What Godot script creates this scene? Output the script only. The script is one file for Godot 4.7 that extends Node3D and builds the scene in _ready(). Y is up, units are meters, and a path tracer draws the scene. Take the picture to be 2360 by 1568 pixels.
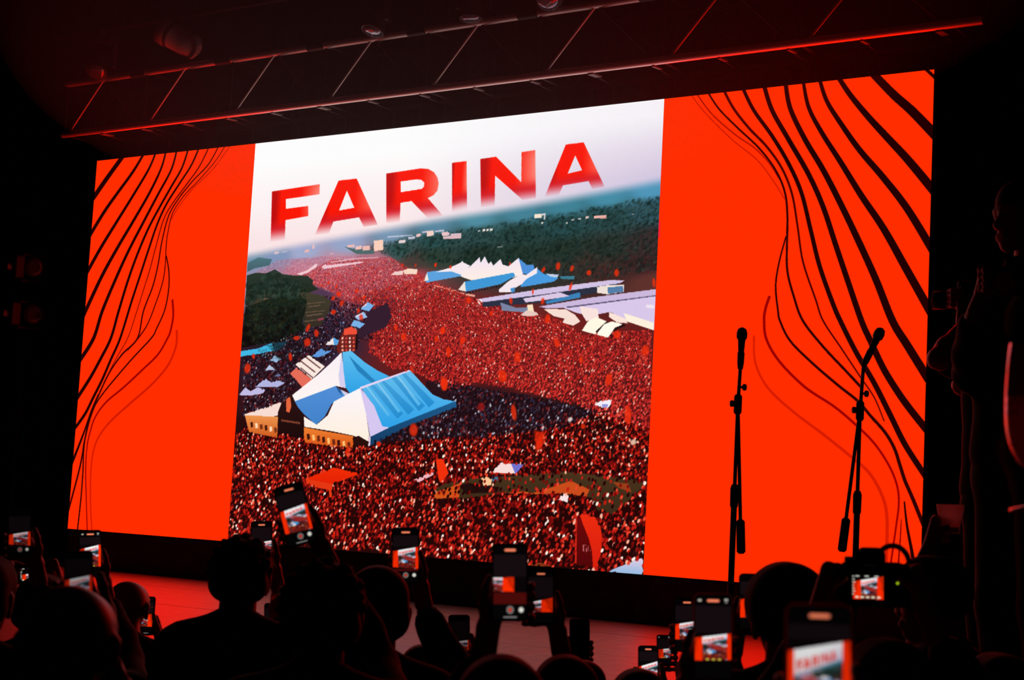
extends Node3D
# A concert hall: an LED wall on a dark stage, a truss above it, a crowd that films it.
# Origin: the stage deck under the middle of the LED wall; x to the wall's right, y up, z towards the audience.

const WALL_W := 8.2
const WALL_H := 3.5
const WALL_Y := 0.35        # lower edge of the picture above the deck
const PIT := -1.15          # the audience's floor
var M := {}
var counts := {}
var rng := RandomNumberGenerator.new()
var rod_mesh: CylinderMesh
var picture: Image          # the whole wall's picture, small, for the displays that show it

func _ready() -> void:
	rng.seed = 7
	# ---- camera
	var camera := Camera3D.new()
	camera.name = "camera"
	camera.transform = Transform3D(Basis(Vector3(0.828835, 0.052872, -0.556989), Vector3(0.012148, 0.99359, 0.112393), Vector3(0.559361, -0.099921, 0.82288)), Vector3(7.727, 0.828, 10.188))
	var optics := CameraAttributesPhysical.new()
	optics.frustum_focal_length = 56.43
	optics.frustum_focus_distance = 11.5
	optics.exposure_aperture = 6.3
	camera.attributes = optics
	camera.fov = 24.01
	add_child(camera)
	# ---- air and exposure
	var around := WorldEnvironment.new()
	around.name = "surroundings"
	var env := Environment.new()
	env.background_mode = Environment.BG_COLOR
	env.background_color = Color.BLACK
	env.tonemap_mode = Environment.TONE_MAPPER_LINEAR
	env.tonemap_exposure = 1.0
	env.sdfgi_enabled = true
	env.ssao_enabled = true
	env.ssil_enabled = true
	env.volumetric_fog_enabled = true
	env.volumetric_fog_density = 0.0
	around.environment = env
	add_child(around)
	# ---- the LED wall's light: one area light of its own size and colour before each of its three pictures
	wall_light(-WALL_W * 0.375, WALL_W * 0.25, Color(1.0, 0.04, 0.0), SIDE_LIGHT)
	wall_light(0.0, WALL_W * 0.5, Color(1.0, 0.66, 0.62), MIDDLE_LIGHT)
	wall_light(WALL_W * 0.375, WALL_W * 0.25, Color(1.0, 0.04, 0.0), SIDE_LIGHT)
	make_materials()
	# ---- setting
	build_hall()
	build_stage()
	build_curtains()
	# ---- things
	build_wall()
	build_truss()
	build_lamps()
	build_mic_stands()
	build_crowd()
	build_haze()

const HAZE := 0.02
const SIDE_LIGHT := 7.5
const MIDDLE_LIGHT := 1.8

func wall_light(x: float, w: float, c: Color, energy: float) -> void:
	var l := AreaLight3D.new()
	l.name = "wall_light"
	l.area_size = Vector2(w, WALL_H)
	l.area_normalize_energy = true
	l.area_range = 40.0
	l.area_attenuation = 2.0
	l.light_color = c
	l.light_energy = energy
	l.shadow_enabled = true
	l.position = Vector3(x, WALL_Y + WALL_H / 2, 0.012)
	l.rotation.y = PI
	add_child(l, true)

# thin haze kept round the truss, shaped to give the glow above the wall
func build_haze() -> void:
	var fog := FogVolume.new()
	fog.name = "stage_haze"
	fog.shape = RenderingServer.FOG_VOLUME_SHAPE_ELLIPSOID
	fog.size = Vector3(10.0, 4.4, 3.1)
	fog.position = Vector3(1.0, 5.08, 1.2)
	var m := FogMaterial.new()
	m.density = HAZE
	m.albedo = Color(0.95, 0.95, 0.95)
	fog.material = m
	tag(fog, "thin stage smoke shaped to glow round the truss above the video wall", "smoke", "", "stuff")
	add_child(fog)

# ---------------------------------------------------------------- helpers
func numbered(called: String) -> String:
	counts[called] = counts.get(called, -1) + 1
	return called if counts[called] == 0 else "%s_%03d" % [called, counts[called]]

func tag(o: Node, label := "", category := "", group := "", kind := "") -> Node:
	for pair in [["label", label], ["category", category], ["group", group], ["kind", kind]]:
		if pair[1]:
			o.set_meta(pair[0], pair[1])
	return o

func thing(called: String, label: String, category: String, at := Vector3.ZERO, group := "") -> Node3D:
	var o := Node3D.new()
	o.name = numbered(called)
	o.position = at
	tag(o, label, category, group)
	add_child(o)
	return o

func setting(called: String, label: String, category: String) -> Node3D:
	var o := Node3D.new()
	o.name = called
	tag(o, label, category, "", "structure")
	add_child(o)
	return o

func part(called: String, mesh: Mesh, m: Material, parent: Node, xf := Transform3D()) -> MeshInstance3D:
	var o := MeshInstance3D.new()
	o.name = called
	o.mesh = mesh
	o.material_override = m
	o.transform = xf
	parent.add_child(o, true)
	return o

func material(color: Color, rough := 0.8, metal := 0.0, spec := 0.5) -> StandardMaterial3D:
	var m := StandardMaterial3D.new()
	m.albedo_color = color
	m.roughness = rough
	m.metallic = metal
	m.metallic_specular = spec
	return m

func grained(color: Color, rough: float, scale: float, depth: float, seed_: int) -> StandardMaterial3D:
	var n := FastNoiseLite.new()
	n.seed = seed_
	n.frequency = 0.03
	n.fractal_octaves = 4
	var t := NoiseTexture2D.new()
	t.noise = n
	t.width = 256
	t.height = 256
	t.seamless = true
	var g := Gradient.new()
	g.colors = PackedColorArray([Color(1 - depth, 1 - depth, 1 - depth), Color.WHITE])
	t.color_ramp = g
	var m := material(color, rough)
	m.albedo_texture = t
	m.uv1_triplanar = true
	m.uv1_world_triplanar = true
	m.uv1_scale = Vector3.ONE * scale
	return m

func make_materials() -> void:
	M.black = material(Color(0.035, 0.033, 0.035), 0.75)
	M.matte = grained(Color(0.15, 0.135, 0.14), 0.95, 0.6, 0.4, 3)
	M.curtain = grained(Color(0.2, 0.17, 0.17), 1.0, 3.0, 0.5, 5)
	M.deck = grained(Color(0.47, 0.44, 0.43), 0.42, 0.9, 0.3, 11)
	M.alloy = material(Color(0.84, 0.8, 0.76), 0.4, 0.5)
	M.plinth = grained(Color(0.28, 0.25, 0.25), 0.9, 0.7, 0.3, 13)
	M.dark_alloy = material(Color(0.2, 0.19, 0.19), 0.45, 0.6)
	M.arm = material(Color(0.5, 0.48, 0.46), 0.5, 0.5)
	M.rubber = material(Color(0.03, 0.03, 0.03), 0.6)
	M.lamp_body = material(Color(0.24, 0.23, 0.23), 0.45)
	M.can = material(Color(0.66, 0.64, 0.63), 0.45, 0.25)
	M.lamp_glass = material(Color(0.55, 0.56, 0.6), 0.12, 0.6)
	M.stand = material(Color(0.03, 0.03, 0.03), 0.5, 0.2)
	M.phone = material(Color(0.04, 0.04, 0.045), 0.3, 0.2)
	M.case_red = material(Color(0.62, 0.28, 0.26), 0.4)
	M.case_red.backlight_enabled = true
	M.case_red.backlight = Color(0.9, 0.45, 0.4)
	M.case_clear = material(Color(0.5, 0.47, 0.5), 0.25)
	M.leather = grained(Color(0.045, 0.04, 0.04), 0.7, 8.0, 0.4, 21)

func rod(called: String, a: Vector3, b: Vector3, r: float, m: Material, parent: Node) -> MeshInstance3D:
	if rod_mesh == null:
		rod_mesh = CylinderMesh.new()
		rod_mesh.top_radius = 1.0
		rod_mesh.bottom_radius = 1.0
		rod_mesh.height = 1.0
		rod_mesh.radial_segments = 12
		rod_mesh.rings = 1
	var y := b - a
	var x := y.cross(Vector3.RIGHT if absf(y.normalized().x) < 0.9 else Vector3.FORWARD).normalized()
	var z := x.cross(y).normalized()
	return part(called, rod_mesh, m, parent, Transform3D(Basis(x * r, y, z * r), (a + b) / 2))

func box(size: Vector3) -> BoxMesh:
	var b := BoxMesh.new()
	b.size = size
	return b

func at(p: Vector3, turn := Vector3.ZERO) -> Transform3D:
	return Transform3D(Basis.from_euler(turn * PI / 180.0), p)

# a slab whose outline has rounded corners and whose edges are bevelled: outline in x and y, thickness along z
func slab(w: float, h: float, d: float, corner: float, bevel: float) -> ArrayMesh:
	var st := SurfaceTool.new()
	st.begin(Mesh.PRIMITIVE_TRIANGLES)
	var rings := []
	for layer in [[-d / 2, bevel], [-d / 2 + bevel, 0.0], [d / 2 - bevel, 0.0], [d / 2, bevel]]:
		var ring := PackedVector3Array()
		for q in 4:
			var mid := Vector2((w / 2 - corner) * [1, -1, -1, 1][q], (h / 2 - corner) * [1, 1, -1, -1][q])
			for k in 6:
				var t: float = PI / 2 * (q + k / 5.0)
				var p := mid + Vector2.from_angle(t) * maxf(corner - layer[1], 0.0005)
				ring.append(Vector3(p.x, p.y, layer[0]))
		rings.append(ring)
	skin(st, rings, true)
	st.generate_normals()
	return st.commit()

# joins rings of points (counter-clockwise seen from the last ring) with flat bands; caps the ends
func skin(st: SurfaceTool, rings: Array, caps: bool, smooth := false) -> void:
	st.set_smooth_group(0 if smooth else -1)
	for i in rings.size() - 1:
		var a: PackedVector3Array = rings[i]
		var b: PackedVector3Array = rings[i + 1]
		for k in a.size():
			var n := (k + 1) % a.size()
			for v in [a[k], b[k], b[n], a[k], b[n], a[n]]:
				st.add_vertex(v)
	st.set_smooth_group(-1)
	if caps:
		var first: PackedVector3Array = rings[0]
		var last: PackedVector3Array = rings[-1]
		for k in range(1, first.size() - 1):
			for v in [first[0], first[k], first[k + 1], last[0], last[k + 1], last[k]]:
				st.add_vertex(v)

# profile: (radius, height) pairs from bottom to top, turned round the y axis
func lathe(profile: Array, sides := 20, smooth := true, closed := true) -> ArrayMesh:
	var st := SurfaceTool.new()
	st.begin(Mesh.PRIMITIVE_TRIANGLES)
	var rings := []
	for p in profile:
		var ring := PackedVector3Array()
		for k in sides:
			var t := -TAU * k / sides
			ring.append(Vector3(cos(t) * maxf(p[0], 0.0004), p[1], sin(t) * maxf(p[0], 0.0004)))
		rings.append(ring)
	skin(st, rings, closed, smooth)
	st.generate_normals()
	return st.commit()

# a tube along points with a radius at each
func tube(points: Array, radii: Array, sides := 10) -> ArrayMesh:
	var st := SurfaceTool.new()
	st.begin(Mesh.PRIMITIVE_TRIANGLES)
	var rings := []
	var side := Vector3.ZERO
	for i in points.size():
		var dir: Vector3 = (points[mini(i + 1, points.size() - 1)] - points[maxi(i - 1, 0)]).normalized()
		if side == Vector3.ZERO:
			side = dir.cross(Vector3.RIGHT if absf(dir.x) < 0.9 else Vector3.UP)
		side = (side - dir * side.dot(dir)).normalized()
		var up := dir.cross(side)
		var ring := PackedVector3Array()
		for k in sides:
			var t := TAU * k / sides
			ring.append(points[i] + (side * cos(t) + up * sin(t)) * radii[i])
		rings.append(ring)
	skin(st, rings, true, true)
	st.generate_normals()
	return st.commit()

# ---------------------------------------------------------------- setting
func slab_wall(called: String, label: String, at_: Vector3, size: Vector3) -> void:
	var o := part(called, box(size), M.matte, self, Transform3D(Basis(), at_))
	tag(o, label, called.get_slice("_", 0), "", "structure")

func build_hall() -> void:
	slab_wall("floor", "dark floor of the hall where the audience stands", Vector3(1.5, PIT - 0.1, 5.5), Vector3(19.0, 0.2, 18.0))
	slab_wall("ceiling", "black ceiling high above the stage", Vector3(1.5, 7.6, 5.5), Vector3(19.0, 0.2, 18.0))
	slab_wall("wall_back", "black rear wall behind the stage", Vector3(1.5, 3.2, -3.6), Vector3(19.0, 8.9, 0.2))
	slab_wall("wall_front", "dark wall at the far end of the hall behind the audience", Vector3(1.5, 3.2, 14.6), Vector3(19.0, 8.9, 0.2))
	slab_wall("wall_left", "black side wall beyond the left wing", Vector3(-8.1, 3.2, 5.5), Vector3(0.2, 8.9, 18.4))
	slab_wall("wall_right", "black side wall beyond the right wing", Vector3(11.1, 3.2, 5.5), Vector3(0.2, 8.9, 18.4))

func build_stage() -> void:
	var stage := setting("stage_floor", "raised stage deck of grey boards washed with red light", "stage")
	part("substructure", box(Vector3(15.0, 1.06, 7.8)), M.matte, stage, Transform3D(Basis(), Vector3(0.35, PIT + 0.53, 1.02)))
	# deck boards 2.5 m by 1.3 m, with open joints between them
	var variants := []
	for k in 3:
		variants.append(slab(2.495, 1.295, 0.09, 0.003, 0.002))
	for row in 6:
		for column in 6:
			var p := Vector3(-5.9 + column * 2.5, -0.045, -2.23 + row * 1.3)
			part("deck_board", variants[(row + column) % 3], M.deck, stage, at(p + Vector3(0, rng.randf_range(-0.0015, 0.0), 0), Vector3(-90, 0, 0)))

func build_curtains() -> void:
	for spec in [[-7.6, -4.25, -0.6, "black pleated wing curtain beside the lamp tower"], [4.5, 7.9, -0.6, "black pleated wing curtain behind the photographers"], [-4.1, 4.4, -1.5, "black pleated backdrop curtain behind the truss and the video wall"]]:
		var st := SurfaceTool.new()
		st.begin(Mesh.PRIMITIVE_TRIANGLES)
		var outline := PackedVector2Array()
		var n := 90 if spec[1] - spec[0] < 5.0 else 220
		for k in n + 1:
			outline.append(Vector2(lerpf(spec[0], spec[1], k / float(n)), spec[2] + 0.07 * sin(k * 0.9) + 0.02 * sin(k * 2.3)))
		for k in range(n, -1, -1):
			outline.append(outline[k] - Vector2(0, 0.02))
		var lower := PackedVector3Array()
		var upper := PackedVector3Array()
		for p in outline:
			lower.append(Vector3(p.x, 0.02, p.y))
			upper.append(Vector3(p.x, 7.45, p.y))
		skin(st, [lower, upper], false)
		st.generate_normals()
		var o := thing("wing_curtain", spec[3], "curtain", Vector3.ZERO)
		part("cloth", st.commit(), M.curtain, o)
		rod("hem_bar", Vector3(spec[0], 0.022, spec[2]), Vector3(spec[1], 0.022, spec[2]), 0.02, M.black, o)
		rod("curtain_track", Vector3(spec[0], 7.47, spec[2]), Vector3(spec[1], 7.47, spec[2]), 0.03, M.black, o)

# ---------------------------------------------------------------- the LED wall
func glowing(image: Image, energy: float) -> StandardMaterial3D:
	var m := material(Color(0.02, 0.02, 0.02), 0.5)
	m.emission_enabled = true
	m.emission = Color.BLACK
	m.emission_texture = ImageTexture.create_from_image(image)
	m.emission_energy_multiplier = energy
	m.texture_repeat = false
	return m

func build_wall() -> void:
	var left := paint_side(left_lines, 512, 876)
	var middle := paint_picture()
	var right := paint_side(right_lines, 560, 956)
	picture = Image.create_empty(256, 110, false, Image.FORMAT_RGBA8)
	var k := 0
	for im in [left, middle, right]:
		var small: Image = im.duplicate()
		small.convert(Image.FORMAT_RGBA8)
		small.resize([64, 128, 64][k], 110, Image.INTERPOLATE_LANCZOS)
		picture.blit_rect(small, Rect2i(0, 0, small.get_width(), 110), Vector2i([0, 64, 192][k], 0))
		k += 1
	for j in 12:
		right.fill_rect(Rect2i(0 + (j % 2) * 2, 250 + j * 3, 2, 2), Color8(236, 0, 120))
	var wall := thing("led_screen", "huge LED video wall showing a festival crowd between orange striped panels", "screen", Vector3.ZERO)
	part("cabinet", box(Vector3(WALL_W + 0.03, WALL_H + 0.03, 0.1)), M.black, wall, at(Vector3(0, WALL_Y + WALL_H / 2, -0.052)))
	part("plinth", box(Vector3(WALL_W - 0.02, WALL_Y - 0.016, 0.3)), M.plinth, wall, at(Vector3(0, WALL_Y / 2 - 0.008, -0.16)))
	for x in [-3.6, -1.2, 1.2, 3.6]:
		rod("rear_brace", Vector3(x, 0.02, -1.2), Vector3(x, 2.6, -0.11), 0.025, M.dark_alloy, wall)
	var spec := [[left, -0.375, 0.25, "orange panel with thin black swaying stripes"], [middle, 0.0, 0.5, "picture of a red festival crowd and tents under large red lettering"], [right, 0.375, 0.25, "orange panel with broad black stripes"]]
	for s in spec:
		var q := QuadMesh.new()
		q.size = Vector2(WALL_W * s[2], WALL_H)
		var o := part("display", q, glowing(s[0], 1.07), wall, at(Vector3(WALL_W * s[1], WALL_Y + WALL_H / 2, 0.0)))
		tag(o, s[3])

# ---------------------------------------------------------------- painting the wall's pictures
func fill_outline(im: Image, points: PackedVector2Array, top: Color, low: Color, holes: Array = []) -> void:
	var y0 := 1e9
	var y1 := -1e9
	for p in points:
		y0 = minf(y0, p.y)
		y1 = maxf(y1, p.y)
	var w := im.get_width()
	var rings: Array = [points] + holes
	for y in range(maxi(0, floori(y0)), mini(im.get_height(), ceili(y1) + 1)):
		var yy := y + 0.5
		var cuts := PackedFloat32Array()
		for ring: PackedVector2Array in rings:
			var n := ring.size()
			for i in n:
				var a := ring[i]
				var b := ring[(i + 1) % n]
				if (a.y <= yy) != (b.y <= yy):
					cuts.append(a.x + (yy - a.y) / (b.y - a.y) * (b.x - a.x))
		cuts.sort()
		var c := top if top == low else top.lerp(low, clampf((yy - y0) / maxf(y1 - y0, 1.0), 0.0, 1.0))
		for i in range(0, cuts.size() - 1, 2):
			var x0 := maxi(0, roundi(cuts[i]))
			var x1 := mini(w, roundi(cuts[i + 1]))
			if x1 > x0:
				im.fill_rect(Rect2i(x0, y, x1 - x0, 1), c)

func scaled(flat: Array, sx: float, sy: float) -> PackedVector2Array:
	var out := PackedVector2Array()
	for i in range(0, flat.size(), 2):
		out.append(Vector2(flat[i] * sx, flat[i + 1] * sy))
	return out

func smooth_line(p: PackedVector2Array, steps: int) -> PackedVector2Array:
	var out := PackedVector2Array()
	for i in p.size() - 1:
		var a := p[maxi(i - 1, 0)]
		var d := p[mini(i + 2, p.size() - 1)]
		for k in steps:
			out.append(p[i].cubic_interpolate(p[i + 1], a, d, k / float(steps)))
	out.append(p[-1])
	return out

func paint_side(lines: Array, w: int, h: int) -> Image:
	var im := Image.create_empty(w * 2, h * 2, false, Image.FORMAT_RGB8)
	var orange := Color8(255, 45, 0)
	im.fill(orange)
	var order := lines.duplicate()
	order.sort_custom(func(a, b): return a[3] < b[3])
	for line in order:
		var p := smooth_line(scaled(line[0], w * 2 / 1000.0, h * 2 / 1000.0), 8)
		var left := PackedVector2Array()
		var right := PackedVector2Array()
		for i in p.size():
			var t := i / float(p.size() - 1)
			var dir := (p[mini(i + 1, p.size() - 1)] - p[maxi(i - 1, 0)]).normalized()
			var half: float = lerpf(line[1], line[2], t) * h * 2 / 1000.0 / 2.0
			left.append(p[i] + dir.orthogonal() * half)
			right.append(p[i] - dir.orthogonal() * half)
		right.reverse()
		left.append_array(right)
		var c := orange.lerp(Color8(150, 0, 0), minf(line[3] * 2.0, 1.0)).lerp(Color8(34, 0, 2), maxf(line[3] * 2.0 - 1.0, 0.0))
		fill_outline(im, left, c, c)
	im.resize(w, h, Image.INTERPOLATE_BILINEAR)
	return diodes(im)

# the fine dark rows and columns between the wall's diodes
func diodes(im: Image) -> Image:
	var grid := Image.create_empty(im.get_width(), im.get_height(), false, Image.FORMAT_RGBA8)
	for x in range(0, im.get_width(), 3):
		grid.fill_rect(Rect2i(x, 0, 1, im.get_height()), Color(0, 0, 0, 0.05))
	for y in range(0, im.get_height(), 3):
		grid.fill_rect(Rect2i(0, y, im.get_width(), 1), Color(0, 0, 0, 0.035))
	im.convert(Image.FORMAT_RGBA8)
	im.blend_rect(grid, Rect2i(Vector2i.ZERO, grid.get_size()), Vector2i.ZERO)
	im.convert(Image.FORMAT_RGB8)
	return im

func stamp(rx: float, ry: float, lean: float, c: Color) -> Image:
	var n := ceili(maxf(rx, ry)) * 2 + 3
	var im := Image.create_empty(n, n, false, Image.FORMAT_RGBA8)
	for y in n:
		for x in n:
			var q := Vector2(x - n / 2, y - n / 2)
			q.x += q.y * lean
			var d := Vector2(q.x / rx, q.y / ry).length()
			im.set_pixel(x, y, Color(c.r, c.g, c.b, c.a * clampf((1.25 - d) / 0.5, 0.0, 1.0)))
	return im

func tone_at(x: float, y: float) -> Color:
	var sum := Vector3.ZERO
	var total := 0.0
	for t in tones:
		var dx: float = x - t[0]
		var dy: float = (y - t[1]) * 1.6
		var wgt := 1.0 / (dx * dx + dy * dy + 60.0)
		wgt *= wgt
		sum += Vector3(t[2], t[3], t[4]) * wgt
		total += wgt
	sum /= total * 255.0
	return Color(sum.x, sum.y, sum.z)

func skyline_at(x: float) -> float:
	for i in range(0, skyline.size() - 2, 2):
		if x <= skyline[i + 2] or i == skyline.size() - 4:
			return lerpf(skyline[i + 1], skyline[i + 3], (x - skyline[i]) / float(skyline[i + 2] - skyline[i]))
	return 0.0

func paint_picture() -> Image:
	var w := 2048
	var h := 1748
	# broad tones: pale sky, blue distance, forest, red crowd
	var lw := 176
	var lh := 150
	var low := Image.create_empty(lw, lh, false, Image.FORMAT_RGBA8)
	for j in lh:
		var y := (j + 0.5) / lh * 1000.0
		for i in lw:
			var x := (i + 0.5) / lw * 1000.0
			var below := y - skyline_at(x)
			var sky := Color8(255, 255, 255).lerp(Color8(248, 226, 228), clampf((y - 60.0) / 200.0, 0.0, 1.0)).lerp(Color8(208, 198, 224), clampf((x - 420) / 580.0, 0.0, 1.0) * clampf(y / 170.0, 0.2, 1.0))
			if below < -14.0:
				low.set_pixel(i, j, sky)
				continue
			var land := tone_at(x, y)
			low.set_pixel(i, j, sky.lerp(land, smoothstep(-12.0, 16.0, below)))
	var im: Image = low
	im.resize(w, h, Image.INTERPOLATE_CUBIC)
	# rustle of the far woods
	var leaf := []
	for c in [Color(0.05, 0.1, 0.08, 0.32), Color(0.26, 0.34, 0.3, 0.16), Color(0.1, 0.18, 0.17, 0.3)]:
		leaf.append(stamp(4.0, 7.0, 0.5, c))
		leaf.append(stamp(7.0, 4.5, 0.2, c))
	for k in 5200:
		var x := rng.randf_range(330.0, 1000.0)
		var y := skyline_at(x) + 26.0 + rng.randf() * 160.0
		if y < 222.0 + x * 0.2:
			var s: Image = leaf[rng.randi() % 6]
			im.blend_rect(s, Rect2i(Vector2i.ZERO, s.get_size()), Vector2i(roundi(x * w / 1000.0), roundi(y * h / 1000.0)))
	for s in shapes:
		var p := scaled(s[0], w / 1000.0, h / 1000.0)
		var c := Color8(s[1], s[2], s[3])
		fill_outline(im, p, c, Color8(s[4], s[5], s[6]) if s.size() > 4 else c)
	# crowns of the dark trees on the slope, then their leaves
	for k in 150:
		var upper := k < 60
		var x := rng.randf_range(6.0, 150.0)
		var y := (rng.randf_range(345.0, 400.0) - (x - 75.0) * (x - 75.0) * -0.004 - 6.0) if upper else rng.randf_range(415.0, 500.0) + absf(x - 90.0) * 0.12
		var c: Color = [Color8(52, 70, 58, 150), Color8(28, 40, 32, 170), Color8(40, 56, 46, 150)][k % 3] if upper else [Color8(20, 20, 14, 170), Color8(44, 48, 28, 120), Color8(14, 8, 10, 170)][k % 3]
		var s := stamp(rng.randf_range(10.0, 26.0), rng.randf_range(8.0, 16.0), 0.2, c)
		im.blend_rect(s, Rect2i(Vector2i.ZERO, s.get_size()), Vector2i(roundi(x * w / 1000.0), roundi(y * h / 1000.0)) - s.get_size() / 2)
	for k in 1500:
		var x := rng.randf_range(0.0, 170.0)
		var y := rng.randf_range(345.0, 545.0)
		var s: Image = leaf[rng.randi() % 6]
		if y < 330.0 + x * 1.6 + 120.0 and y > 330.0 + absf(x - 70.0) * 0.3:
			im.blend_rect(s, Rect2i(Vector2i.ZERO, s.get_size()), Vector2i(roundi(x * w / 1000.0), roundi(y * h / 1000.0)))
	# a photograph's softness
	im.resize(760, 648, Image.INTERPOLATE_BILINEAR)
	im.resize(w, h, Image.INTERPOLATE_CUBIC)
	# the crowds: thousands of heads
	var sets := [
		[[Color8(208, 46, 40), 36], [Color8(176, 34, 32), 30], [Color8(230, 82, 66), 14], [Color8(114, 20, 22), 20], [Color8(248, 184, 166), 4], [Color8(84, 18, 22), 8]],
		[[Color8(192, 28, 18), 28], [Color8(120, 12, 10), 34], [Color8(236, 70, 46), 12], [Color8(36, 5, 5), 58], [Color8(254, 178, 150), 7], [Color8(255, 238, 226), 3]],
		[[Color8(62, 46, 62, 150), 22], [Color8(28, 12, 18), 56], [Color8(120, 120, 146, 170), 7], [Color8(140, 36, 36, 190), 10], [Color8(196, 200, 214, 220), 3], [Color8(52, 66, 104, 150), 6]],
		[[Color8(214, 112, 126, 130), 24], [Color8(192, 78, 92, 150), 26], [Color8(150, 120, 160, 120), 18], [Color8(236, 186, 190, 150), 8], [Color8(130, 66, 92, 130), 12]],
	]
	for zone in crowds:
		var outline := scaled(zone[0], 1.0, 1.0)
		var lo := Vector2(1e9, 1e9)
		var hi := -lo
		for p in outline:
			lo = lo.min(p)
			hi = hi.max(p)
		var kinds := []
		for c in sets[zone[1]]:
			var made := []
			for size in 5:
				made.append(stamp(1.5 + size * 1.1, 1.9 + size * 1.5, [0.25, -0.2, 0.4, 0.1, 0.3][size], c[0]))
			for k in c[1]:
				kinds.append(made)
		var y := lo.y
		while y < hi.y:
			var near := clampf((y - 300.0) / 650.0, 0.0, 1.0)
			var step := lerpf(1.8, 6.0, pow(near, 0.85))
			var x := lo.x + rng.randf() * step
			while x < hi.x:
				var p := Vector2(x + rng.randf_range(-step, step) * 0.6, y + rng.randf_range(-step, step) * 0.6)
				if Geometry2D.is_point_in_polygon(p, outline) and not on_shape(p):
					var made: Array = kinds[rng.randi() % kinds.size()]
					var s: Image = made[clampi(int(near * 4.2 + rng.randf() * 1.2 - 0.3), 0, 4)]
					im.blend_rect(s, Rect2i(Vector2i.ZERO, s.get_size()), Vector2i(roundi(p.x * w / 1000.0) - s.get_width() / 2, roundi(p.y * h / 1000.0) - s.get_height() / 2))
				x += step
			y += step * 0.95
	for f in flags:
		var s := stamp(f[2] * w / 1000.0, f[3] * h / 1000.0, rng.randf_range(-0.25, 0.35), Color8(f[4], f[5], f[6], 205))
		im.blend_rect(s, Rect2i(Vector2i.ZERO, s.get_size()), Vector2i(roundi(f[0] * w / 1000.0) - s.get_width() / 2, roundi(f[1] * h / 1000.0) - s.get_height() / 2))
	for l in letters:
		paint_letter(im, scaled(l[0], w / 1000.0, h / 1000.0), scaled(l[1], w / 1000.0, h / 1000.0))
	im.convert(Image.FORMAT_RGB8)
	im.resize(1024, 874, Image.INTERPOLATE_BILINEAR)
	return diodes(im)

# whether a head at p (thousandths) would stand on a roof, a tent or a lawn: only the larger shapes of the lower two thirds are asked
var roofs := []
func on_shape(p: Vector2) -> bool:
	if roofs.is_empty():
		for s in shapes:
			var outline := scaled(s[0], 1.0, 1.0)
			var lo := Vector2(1e9, 1e9)
			var hi := -lo
			for q in outline:
				lo = lo.min(q)
				hi = hi.max(q)
			var dark: bool = s[1] + s[2] + s[3] < 120
			if lo.y > 250 and not dark and (hi - lo).x * (hi - lo).y > 200:
				roofs.append([Rect2(lo, hi - lo), outline, s[1] == 72])
	for r in roofs:
		if r[0].has_point(p) and Geometry2D.is_point_in_polygon(p, r[1]):
			return not r[2] or rng.randf() < 0.78
	return false

# one letter of the headline: red print, darker along its left edges, bleached to the right and fading out into the sky at its foot
func paint_letter(im: Image, points: PackedVector2Array, hole: PackedVector2Array) -> void:
	var lo := Vector2(1e9, 1e9)
	var hi := -lo
	for p in points:
		lo = lo.min(p)
		hi = hi.max(p)
	var size := hi - lo
	var mask := Image.create_empty(ceili(size.x) + 8, ceili(size.y) + 8, false, Image.FORMAT_RGBA8)
	var moved := PackedVector2Array()
	for p in points:
		moved.append(p - lo + Vector2(4, 4))
	var inner := PackedVector2Array()
	for p in hole:
		inner.append(p - lo + Vector2(4, 4))
	fill_outline(mask, moved, Color.WHITE, Color.WHITE, [inner] if inner.size() else [])
	var ink := Image.create_empty(mask.get_width(), mask.get_height(), false, Image.FORMAT_RGBA8)
	for y in range(0, mask.get_height(), 3):
		for x in range(0, mask.get_width(), 3):
			var across := x / size.x
			var down := y / size.y + (across - 0.5) * 0.07
			var c := Color8(250, 24, 6).lerp(Color8(150, 10, 22), clampf(0.16 - absf(across - 0.07), 0.0, 0.12) * 5.0)
			c = c.lerp(Color8(255, 176, 164), clampf((across - 0.62) * 2.0, 0.0, 0.7) * clampf(1.2 - absf(down - 0.35) * 1.4, 0.0, 1.0))
			c = c.lerp(Color8(214, 30, 40), smoothstep(0.55, 0.8, down))
			c.a = 1.0 - smoothstep(0.72, 1.02, down) * 0.97
			ink.fill_rect(Rect2i(x, y, 3, 3), c)
	# a soft edge: the mask loses some of its sharpness
	mask.resize(mask.get_width() / 2, mask.get_height() / 2, Image.INTERPOLATE_BILINEAR)
	mask.resize(ink.get_width(), ink.get_height(), Image.INTERPOLATE_CUBIC)
	var soft := Image.create_empty(ink.get_width(), ink.get_height(), false, Image.FORMAT_RGBA8)
	for y in ink.get_height():
		for x in ink.get_width():
			var c := ink.get_pixel(x, y)
			c.a *= mask.get_pixel(x, y).a
			soft.set_pixel(x, y, c)
	im.blend_rect(soft, Rect2i(Vector2i.ZERO, soft.get_size()), Vector2i(lo) - Vector2i(4, 4))

# ---------------------------------------------------------------- truss, lamps, microphone stands
const CHORD_LOW := 4.05
const CHORD_HIGH := 4.54
const CHORD_FRONT := 0.3
const CHORD_REAR := -0.12

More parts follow.
